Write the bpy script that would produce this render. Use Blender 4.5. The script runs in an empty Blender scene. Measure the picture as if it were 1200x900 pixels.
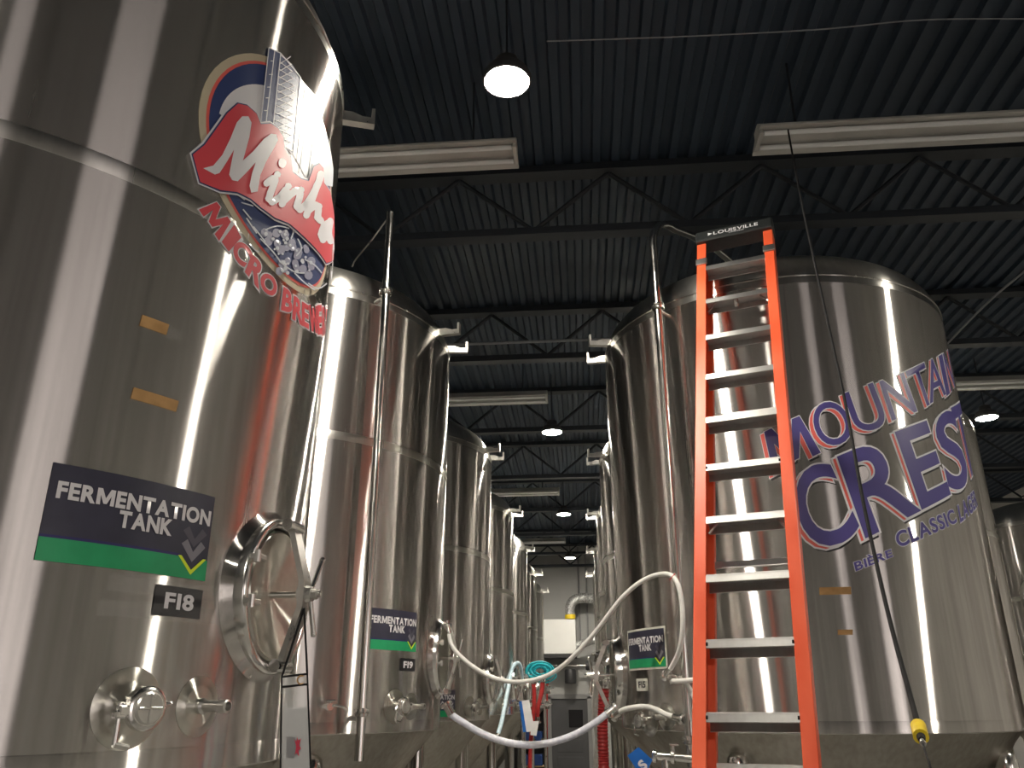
import bpy, bmesh, math, random
from mathutils import Vector, Matrix
from mathutils.geometry import tessellate_polygon
random.seed(7)
scn = bpy.context.scene
C = scn.collection
pi = math.pi

# ------------------------------------------------------------------ camera
EYE = 1.95
F_PX, PITCH, ROLL, YAW = 967.93, .3663, -.0039, .0812
fw = Vector((-math.sin(YAW)*math.cos(PITCH), math.cos(YAW)*math.cos(PITCH), math.sin(PITCH)))
rt = Vector((math.cos(YAW), math.sin(YAW), 0)); up = rt.cross(fw)
r2 = math.cos(ROLL)*rt + math.sin(ROLL)*up; u2 = -math.sin(ROLL)*rt + math.cos(ROLL)*up
cd = bpy.data.cameras.new('camera'); cam = bpy.data.objects.new('camera', cd); C.objects.link(cam)
cd.sensor_fit = 'HORIZONTAL'; cd.sensor_width = 36; cd.lens = F_PX/1200*36; cd.clip_start = .02; cd.clip_end = 200
cam.matrix_world = Matrix(((r2.x, u2.x, -fw.x, 0), (r2.y, u2.y, -fw.y, 0), (r2.z, u2.z, -fw.z, EYE), (0, 0, 0, 1)))
scn.camera = cam

# ------------------------------------------------------------------ light and exposure
SKY_STRENGTH = 1.9          # daylight outside the open loading door behind and right of the camera
LAMP_STRENGTH = 420.0       # high bay lenses
vs = scn.view_settings
vs.view_transform = 'Standard'; vs.look = 'None'; vs.gamma = 1.0; vs.use_curve_mapping = False
vs.exposure = 1.05
world = bpy.data.worlds.new('daylight'); scn.world = world; world.use_nodes = True
bg = world.node_tree.nodes['Background']
bg.inputs[0].default_value = (1.0, .89, .84, 1); bg.inputs[1].default_value = SKY_STRENGTH
DOOR_X, DOOR_Y0, DOOR_Y1, DOOR_H = 7.0, -4.5, -1.9, 3.5      # loading door in the right wall
FD_Y, FD_X0, FD_X1 = -9.0, 4.1, 5.5                          # second door in the wall behind the camera
def portal(loc, rot, sx, sy):
    pl = bpy.data.lights.new('door_daylight_portal', 'AREA'); pl.shape = 'RECTANGLE'; pl.size = sx; pl.size_y = sy; pl.cycles.is_portal = True
    po = bpy.data.objects.new('door_daylight_portal', pl); C.objects.link(po); po.location = loc; po.rotation_euler = rot
portal((DOOR_X+.12, (DOOR_Y0+DOOR_Y1)/2, DOOR_H/2), (0, pi/2, 0), DOOR_H, DOOR_Y1-DOOR_Y0)
portal(((FD_X0+FD_X1)/2, FD_Y-.12, DOOR_H/2), (pi/2, 0, 0), FD_X1-FD_X0, DOOR_H)

# ------------------------------------------------------------------ materials
def mat(name, col, rough=.5, metal=0., spec=.5, emit=None, strength=0., alpha=1., trans=0.):
    m = bpy.data.materials.new(name); m.use_nodes = True
    b = m.node_tree.nodes['Principled BSDF']
    b.inputs['Base Color'].default_value = (*col, 1); b.inputs['Roughness'].default_value = rough
    b.inputs['Metallic'].default_value = metal; b.inputs['Specular IOR Level'].default_value = spec
    if emit: b.inputs['Emission Color'].default_value = (*emit, 1); b.inputs['Emission Strength'].default_value = strength
    b.inputs['Alpha'].default_value = alpha; b.inputs['Transmission Weight'].default_value = trans
    return m
def nd(m, t, **kw):
    n = m.node_tree.nodes.new(t)
    for k, v in kw.items(): setattr(n, k, v)
    return n
def vary(m, c1, c2, scale=(3, 3, 3), detail=5, rough=None, bump=0., bscale=None):
    """noise-mixed colour, optional roughness range and fine relief"""
    L = m.node_tree.links; b = m.node_tree.nodes['Principled BSDF']
    tc = nd(m, 'ShaderNodeTexCoord'); mp = nd(m, 'ShaderNodeMapping'); mp.inputs['Scale'].default_value = scale
    nz = nd(m, 'ShaderNodeTexNoise'); nz.inputs['Scale'].default_value = 1; nz.inputs['Detail'].default_value = detail
    L.new(tc.outputs['Object'], mp.inputs[0]); L.new(mp.outputs[0], nz.inputs['Vector'])
    rp = nd(m, 'ShaderNodeValToRGB'); rp.color_ramp.elements[0].position = .3; rp.color_ramp.elements[1].position = .7
    rp.color_ramp.elements[0].color = (*c1, 1); rp.color_ramp.elements[1].color = (*c2, 1)
    L.new(nz.outputs['Fac'], rp.inputs[0]); L.new(rp.outputs[0], b.inputs['Base Color'])
    if rough:
        mr = nd(m, 'ShaderNodeMapRange'); mr.inputs[1].default_value = .3; mr.inputs[2].default_value = .7
        mr.inputs[3].default_value, mr.inputs[4].default_value = rough
        L.new(nz.outputs['Fac'], mr.inputs[0]); L.new(mr.outputs[0], b.inputs['Roughness'])
    if bump:
        bp = nd(m, 'ShaderNodeBump'); bp.inputs['Strength'].default_value = 1; bp.inputs['Distance'].default_value = bump
        L.new(nz.outputs['Fac'], bp.inputs['Height']); L.new(bp.outputs[0], b.inputs['Normal'])
    return m
def brushed(name, col, col2, rough=.3, aniso=.8, haze=.25, wave=.0016, stain=.03):
    """horizontally brushed sheet: light smears up and down, sharp sideways; slight waviness, faint drip stains"""
    m = mat(name, col, rough, 1.); L = m.node_tree.links; out = m.node_tree.nodes['Material Output']
    m.node_tree.nodes.remove(m.node_tree.nodes['Principled BSDF'])
    tg = nd(m, 'ShaderNodeTangent'); tg.direction_type = 'RADIAL'; tg.axis = 'Z'
    tc = nd(m, 'ShaderNodeTexCoord')
    def noise(scale, detail):
        mp = nd(m, 'ShaderNodeMapping'); mp.inputs['Scale'].default_value = scale; L.new(tc.outputs['Object'], mp.inputs[0])
        nz = nd(m, 'ShaderNodeTexNoise'); nz.inputs['Scale'].default_value = 1; nz.inputs['Detail'].default_value = detail; L.new(mp.outputs[0], nz.inputs['Vector']); return nz
    bp = nd(m, 'ShaderNodeBump'); bp.inputs['Strength'].default_value = 1; bp.inputs['Distance'].default_value = wave
    L.new(noise((4.5, 4.5, .35), 2.5).outputs['Fac'], bp.inputs['Height'])
    n2 = noise((34, 34, .5), 5); n3 = noise((6, 6, 1.1), 6)
    ad = nd(m, 'ShaderNodeMath', operation='ADD'); L.new(n2.outputs['Fac'], ad.inputs[0]); L.new(n3.outputs['Fac'], ad.inputs[1])
    hf = nd(m, 'ShaderNodeMath', operation='MULTIPLY'); hf.inputs[1].default_value = .5; L.new(ad.outputs[0], hf.inputs[0])
    rp = nd(m, 'ShaderNodeValToRGB'); rp.color_ramp.elements[0].position = .38; rp.color_ramp.elements[1].position = .62
    rp.color_ramp.elements[0].color = (*col2, 1); rp.color_ramp.elements[1].color = (*col, 1); L.new(hf.outputs[0], rp.inputs[0])
    g = []
    for r, a, ds in ((rough, aniso, 'BECKMANN'), (rough+.10, aniso*.8, 'GGX')):
        q = nd(m, 'ShaderNodeBsdfAnisotropic'); q.distribution = ds; q.inputs['Anisotropy'].default_value = a; q.inputs['Rotation'].default_value = 0.
        L.new(tg.outputs[0], q.inputs['Tangent']); L.new(bp.outputs[0], q.inputs['Normal']); L.new(rp.outputs[0], q.inputs['Color'])
        mr = nd(m, 'ShaderNodeMapRange'); mr.inputs[1].default_value = .3; mr.inputs[2].default_value = .7
        mr.inputs[3].default_value = r+stain; mr.inputs[4].default_value = r-stain; L.new(hf.outputs[0], mr.inputs[0]); L.new(mr.outputs[0], q.inputs['Roughness']); g.append(q)
    mx = nd(m, 'ShaderNodeMixShader'); mx.inputs[0].default_value = haze
    L.new(g[0].outputs[0], mx.inputs[1]); L.new(g[1].outputs[0], mx.inputs[2]); L.new(mx.outputs[0], out.inputs[0])
    return m
MT = {
 'shell': brushed('brushed_stainless_shell', (.71, .69, .665), (.57, .55, .53), .25, .86, .12, .0014, .03),
 'dome': brushed('brushed_stainless_dome', (.68, .67, .64), (.58, .57, .54), .32, .6, .15, .001, .03),
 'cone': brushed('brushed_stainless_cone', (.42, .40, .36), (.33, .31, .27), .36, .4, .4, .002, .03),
 'weld': brushed('ground_weld_band', (.72, .71, .68), (.60, .59, .56), .29, .80, .25, .0014, .03),
 'polished': vary(mat('polished_stainless', (.74, .73, .71), .16, 1.), (.70, .69, .67), (.78, .77, .74), (9, 9, 9), 3, (.12, .22)),
 'cast': vary(mat('satin_cast_stainless', (.62, .61, .58), .34, 1.), (.55, .54, .52), (.68, .67, .64), (20, 20, 20), 4, (.26, .42)),
 'dish': brushed('spun_dish_stainless', (.66, .65, .60), (.58, .57, .52), .30, .72, .2, .0006, .03),
 'deck': vary(mat('charcoal_deck_haze_blue', (.022, .037, .060), .55), (.020, .034, .056), (.027, .043, .068), (.6, .3, 2), 4, (.45, .7)),  # blue veil of lens glare mixed into the dark deck colour
 'joist': vary(mat('charcoal_painted_joist', (.014, .019, .027), .6), (.012, .016, .023), (.019, .025, .034), (2, 2, 2), 3),
 'concrete': vary(mat('sealed_concrete', (.30, .295, .28), .4), (.24, .235, .225), (.36, .355, .34), (.8, .8, .8), 8, (.25, .55), .002),
 'wall_grey': vary(mat('grey_block_paint', (.40, .40, .39), .6), (.37, .37, .36), (.44, .44, .43), (.7, .7, .7), 4),
 'wall_white': vary(mat('white_panel_paint', (.76, .745, .72), .55), (.71, .695, .67), (.80, .785, .76), (.5, .5, .5), 4),
 'door_grey': vary(mat('dark_grey_door_paint', (.065, .065, .07), .5), (.06, .06, .064), (.075, .075, .08), (2, 2, 2), 3),
 'frame_grey': vary(mat('grey_frame_paint', (.24, .24, .24), .45), (.22, .22, .22), (.27, .27, .27), (3, 3, 3), 3),
 'black_glass': mat('dark_door_glass', (.012, .012, .014), .12),
 'white_enamel': vary(mat('white_enamel', (.80, .80, .78), .4), (.76, .76, .74), (.83, .83, .81), (1.5, 1.5, 1.5), 4),
 'strip_white': vary(mat('dusty_white_enamel', (.44, .435, .42), .45), (.36, .355, .34), (.50, .495, .475), (3, 3, 3), 5),
 'tube_glass': mat('unlit_fluorescent_tube', (.72, .73, .74), .25),
 'foil': vary(mat('crinkled_duct_foil', (.80, .80, .80), .3, .85), (.7, .7, .7), (.9, .9, .9), (30, 30, 30), 4, (.2, .45), .01),
 'yellow': vary(mat('yellow_tape', (.85, .62, .02), .4), (.78, .55, .02), (.92, .70, .04), (20, 20, 20), 3),
 'black_rubber': vary(mat('black_rubber', (.012, .012, .013), .7, 0., .15), (.012, .012, .013), (.022, .022, .024), (30, 30, 30), 3),
 'orange': vary(mat('orange_fibreglass', (.78, .105, .035), .38), (.70, .085, .028), (.84, .13, .05), (6, 6, 1.5), 4, (.32, .46)),
 'alu': brushed('extruded_aluminium', (.58, .575, .57), (.50, .495, .49), .42, .1, .3, .0, .03),
 'cap_black': vary(mat('black_ladder_cap', (.018, .021, .022), .42), (.015, .018, .019), (.026, .029, .030), (15, 15, 15), 3),
 'navy': vary(mat('navy_sign_vinyl', (.030, .030, .055), .33), (.026, .026, .048), (.036, .036, .064), (12, 12, 12), 3),
 'green': vary(mat('green_sign_vinyl', (.010, .30, .115), .35), (.008, .27, .10), (.014, .33, .13), (12, 12, 12), 3),
 'sign_text': mat('pale_grey_sign_lettering', (.66, .65, .68), .45),
 'sign_blue': mat('dark_blue_sign_edge', (.018, .014, .11), .4),
 'chev': mat('grey_sign_chevron', (.19, .185, .22), .4),
 'chev2': mat('dim_grey_sign_chevron', (.075, .072, .10), .4),
 'lime': mat('lime_sign_line', (.62, .78, .02), .4),
 'label_black': mat('black_label_vinyl', (.012, .012, .016), .3),
 'label_white': vary(mat('faded_white_label', (.62, .62, .56), .5), (.50, .50, .44), (.70, .70, .64), (40, 40, 40), 3),
 'dc_white': mat('decal_white_vinyl', (.70, .70, .74), .4),
 'dc_red': mat('decal_red_vinyl', (.62, .065, .085), .4),
 'dc_coral': mat('decal_coral_vinyl', (.74, .13, .11), .4),
 'dc_navy': mat('decal_navy_vinyl', (.035, .055, .16), .4),
 'dc_blue': mat('decal_violet_blue_vinyl', (.075, .062, .24), .4),
 'dc_tan': mat('decal_tan_vinyl', (.52, .46, .34), .4),
 'dc_black': mat('decal_black_vinyl', (.012, .012, .014), .4),
 'dc_pale': mat('decal_pale_blue_vinyl', (.56, .60, .66), .4),
 'dc_hop': mat('decal_lilac_grey_vinyl', (.30, .31, .42), .4),
 'masking': vary(mat('brown_masking_tape', (.42, .24, .085), .6), (.36, .20, .07), (.48, .28, .11), (25, 25, 25), 3),
 'clear_tape': mat('clear_packing_tape', (.9, .9, .9), .18, alpha=.05),
 'sleeve': mat('clear_plastic_sleeve', (.82, .84, .86), .2, alpha=.32),
 'paper': vary(mat('white_paper', (.80, .79, .80), .7), (.76, .75, .76), (.84, .83, .84), (9, 9, 9), 3),
 'print_grey': mat('grey_print', (.30, .30, .32), .7), 'print_red': mat('red_print', (.62, .05, .10), .6), 'print_blue': mat('blue_print', (.05, .09, .45), .6),
 'hose_white': vary(mat('milky_white_hose', (.72, .72, .70), .35), (.66, .66, .64), (.78, .78, .76), (6, 6, 6), 3),
 'hose_clear': vary(mat('clear_braided_hose', (.66, .68, .78), .22), (.58, .60, .72), (.74, .76, .84), (40, 40, 40), 2, (.15, .3)),
 'hose_grey': vary(mat('grey_hose', (.40, .39, .36), .45), (.34, .33, .31), (.46, .45, .42), (30, 30, 30), 3),
 'hose_red': vary(mat('red_hose', (.40, .022, .022), .42), (.32, .018, .018), (.46, .03, .03), (15, 15, 15), 3),
 'hose_teal': vary(mat('teal_coil_hose', (.015, .42, .50), .3), (.010, .34, .42), (.03, .50, .58), (15, 15, 15), 3),
 'hose_blue': vary(mat('pale_blue_hose', (.45, .60, .68), .35), (.36, .52, .62), (.55, .68, .75), (25, 25, 25), 3),
 'blue_sign': vary(mat('blue_board', (.008, .13, .50), .4), (.006, .11, .44), (.012, .15, .56), (9, 9, 9), 3),
 'motor': vary(mat('dark_motor_paint', (.03, .03, .032), .5), (.024, .024, .026), (.04, .04, .042), (9, 9, 9), 3),
 'lens': mat('lit_lamp_lens', (1, 1, 1), .3, emit=(1.0, .925, .79), strength=LAMP_STRENGTH),
 'lamp_body': vary(mat('black_lamp_housing', (.03, .03, .032), .5), (.025, .025, .027), (.04, .04, .042), (9, 9, 9), 2),
 'cable_grey': mat('grey_cable', (.22, .23, .25), .5), 'shelf_blue': mat('blue_crate_plastic', (.02, .06, .22), .5), 'board': mat('chipboard', (.30, .22, .13), .7),
 'asphalt': vary(mat('pale_asphalt', (.30, .29, .28), .8), (.26, .25, .24), (.34, .33, .32), (.6, .6, .6), 6),
}

# ------------------------------------------------------------------ mesh helpers
class MB:
    def __init__(s): s.v = []; s.f = []
    def add(s, v, f):
        o = len(s.v); s.v += [Vector(p) for p in v]; s.f += [[i+o for i in q] for q in f]; return s
    def box(s, c, size, m=None):
        x, y, z = [k/2 for k in size]; c = Vector(c)
        P = [Vector((a*x, b*y, d*z)) for a in (-1, 1) for b in (-1, 1) for d in (-1, 1)]
        if m is not None: P = [m @ p for p in P]
        return s.add([c+p for p in P], [(0, 1, 3, 2), (4, 6, 7, 5), (0, 4, 5, 1), (2, 3, 7, 6), (0, 2, 6, 4), (1, 5, 7, 3)])
    def bbox(s, c, size, b=.004, m=None):
        """box with chamfered long edges (chamfer in every corner)"""
        bm = bmesh.new(); bmesh.ops.create_cube(bm, size=1)
        for v in bm.verts: v.co = Vector((v.co.x*size[0], v.co.y*size[1], v.co.z*size[2]))
        bmesh.ops.bevel(bm, geom=list(bm.edges), offset=b, segments=1, affect='EDGES', profile=.5)
        bm.verts.index_update(); c = Vector(c)
        P = [c+((m @ v.co) if m is not None else v.co) for v in bm.verts]; F = [[v.index for v in f.verts] for f in bm.faces]; bm.free()
        return s.add(P, F)
    def cyl(s, p0, p1, r0, r1=None, n=16, cap=True):
        p0, p1 = Vector(p0), Vector(p1); r1 = r0 if r1 is None else r1; d = (p1-p0).normalized()
        a = d.orthogonal().normalized(); b = d.cross(a); V = []; F = []
        for p, r in ((p0, r0), (p1, r1)):
            for i in range(n):
                t = 2*pi*i/n; V.append(p+a*r*math.cos(t)+b*r*math.sin(t))
        for i in range(n): F.append((i, (i+1) % n, n+(i+1) % n, n+i))
        if cap: F.append(tuple(range(n-1, -1, -1))); F.append(tuple(range(n, 2*n)))
        return s.add(V, F)
    def tube(s, pts, r, n=8, cap=True):
        pts = [Vector(p) for p in pts]; V = []; F = []; k = len(pts); a = None
        for i, p in enumerate(pts):
            d = (pts[min(i+1, k-1)]-pts[max(i-1, 0)]).normalized()
            a = d.orthogonal().normalized() if a is None else (a-d*a.dot(d)).normalized()
            b = d.cross(a); rr = r[i] if isinstance(r, (list, tuple)) else r
            for j in range(n):
                t = 2*pi*j/n; V.append(p+a*rr*math.cos(t)+b*rr*math.sin(t))
        for i in range(k-1):
            for j in range(n): F.append((i*n+j, i*n+(j+1) % n, (i+1)*n+(j+1) % n, (i+1)*n+j))
        if cap: F.append(tuple(range(n-1, -1, -1))); F.append(tuple(range((k-1)*n, k*n)))
        return s.add(V, F)
    def lathe(s, prof, n=32, M=None):
        """profile of (radius, height); spun about local z, then moved by M"""
        M = M or Matrix(); V = []; F = []; rows = []
        for r, h in prof:
            if r < 1e-6: rows.append([len(V)]); V.append(M @ Vector((0, 0, h)))
            else:
                rows.append(list(range(len(V), len(V)+n)))
                for i in range(n): t = 2*pi*i/n; V.append(M @ Vector((r*math.cos(t), r*math.sin(t), h)))
        for a, b in zip(rows, rows[1:]):
            for i in range(n):
                j = (i+1) % n
                if len(a) == 1 and len(b) == 1: continue
                if len(a) == 1: F.append((a[0], b[j], b[i]))
                elif len(b) == 1: F.append((a[i], a[j], b[0]))
                else: F.append((a[i], a[j], b[j], b[i]))
        return s.add(V, F)
    def torus(s, R_, r, M=None, n=24, k=8):
        M = M or Matrix(); V = []; F = []
        for i in range(n):
            for j in range(k):
                t, u = 2*pi*i/n, 2*pi*j/k; q = R_+r*math.cos(u); V.append(M @ Vector((q*math.cos(t), q*math.sin(t), r*math.sin(u))))
        for i in range(n):
            for j in range(k): F.append((i*k+j, ((i+1) % n)*k+j, ((i+1) % n)*k+(j+1) % k, i*k+(j+1) % k))
        return s.add(V, F)
    def mesh(s, name, m, smooth=.7):
        me = bpy.data.meshes.new(name); me.from_pydata([tuple(v) for v in s.v], [], s.f)
        bm = bmesh.new(); bm.from_mesh(me); bmesh.ops.recalc_face_normals(bm, faces=bm.faces); bm.to_mesh(me); bm.free()
        if smooth:
            me.shade_smooth(); me.set_sharp_from_angle(angle=smooth)
        me.materials.append(MT[m]); return me
    def build(s, name, m, parent=None, smooth=.7): return put(name, s.mesh(name, m, smooth), parent)
def put(name, me, parent=None):
    o = bpy.data.objects.new(name, me); C.objects.link(o); o.parent = parent; return o
def tag(o, label=None, cat=None, group=None, kind=None):
    if label: o['label'] = label
    if cat: o['category'] = cat
    if group: o['group'] = group
    if kind: o['kind'] = kind
    return o
def empty(name, loc=(0, 0, 0), rz=0., label=None, cat=None, group=None):
    o = bpy.data.objects.new(name, None); C.objects.link(o); o.location = loc; o.rotation_euler = (0, 0, rz); o.empty_display_size = .1
    return tag(o, label, cat, group)
def crom(P, k=8):
    P = [Vector(p) for p in P]; Q = [P[0]*2-P[1]]+P+[P[-1]*2-P[-2]]; out = []
    for i in range(1, len(Q)-2):
        a, b, c, d = Q[i-1:i+3]
        for j in range(k):
            t = j/k; out.append(.5*((2*b)+(c-a)*t+(2*a-5*b+4*c-d)*t*t+(3*b-a-3*c+d)*t**3))
    out.append(P[-1]); return out
def axis_matrix(p, z, x=None):
    z = Vector(z).normalized(); x = Vector(x) if x is not None else z.orthogonal(); x = (x-z*x.dot(z)).normalized(); y = z.cross(x)
    return Matrix(((x.x, y.x, z.x, p[0]), (x.y, y.y, z.y, p[1]), (x.z, y.z, z.z, p[2]), (0, 0, 0, 1)))

# decal outlines: (metres along the tank wall, height)
D_RIBBON = [(-0.655, 3.453), (-0.623, 3.507), (-0.588, 3.599), (-0.564, 3.663), (-0.53, 3.725), (-0.494, 3.743), (-0.453, 3.741), (-0.429, 3.717), (-0.385, 3.751), (-0.348, 3.759), (-0.315, 3.746), (-0.303, 3.71), (-0.263, 3.701), (-0.243, 3.655), (-0.182, 3.667), (-0.13, 3.695), (-0.099, 3.779), (-0.054, 3.823), (-0.011, 3.833), (0.009, 3.783), (0.1, 3.804), (0.22, 3.769), (0.345, 3.644), (0.134, 3.51), (-0.011, 3.486), (-0.123, 3.469), (-0.233, 3.457), (-0.31, 3.431), (-0.381, 3.427), (-0.43, 3.43), (-0.487, 3.42), (-0.55, 3.39), (-0.619, 3.378)]
D_M = [(-0.617, 3.427), (-0.586, 3.455), (-0.561, 3.509), (-0.541, 3.583), (-0.526, 3.654), (-0.509, 3.69), (-0.485, 3.707), (-0.469, 3.694), (-0.47, 3.637), (-0.479, 3.569), (-0.483, 3.539), (-0.448, 3.596), (-0.409, 3.672), (-0.379, 3.715), (-0.353, 3.73), (-0.342, 3.715), (-0.361, 3.662), (-0.387, 3.595), (-0.404, 3.535), (-0.407, 3.471), (-0.433, 3.45), (-0.444, 3.469), (-0.44, 3.519), (-0.431, 3.566), (-0.465, 3.503), (-0.492, 3.456), (-0.513, 3.447), (-0.527, 3.458), (-0.525, 3.505), (-0.522, 3.554), (-0.542, 3.495), (-0.561, 3.444), (-0.576, 3.429)]
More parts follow.
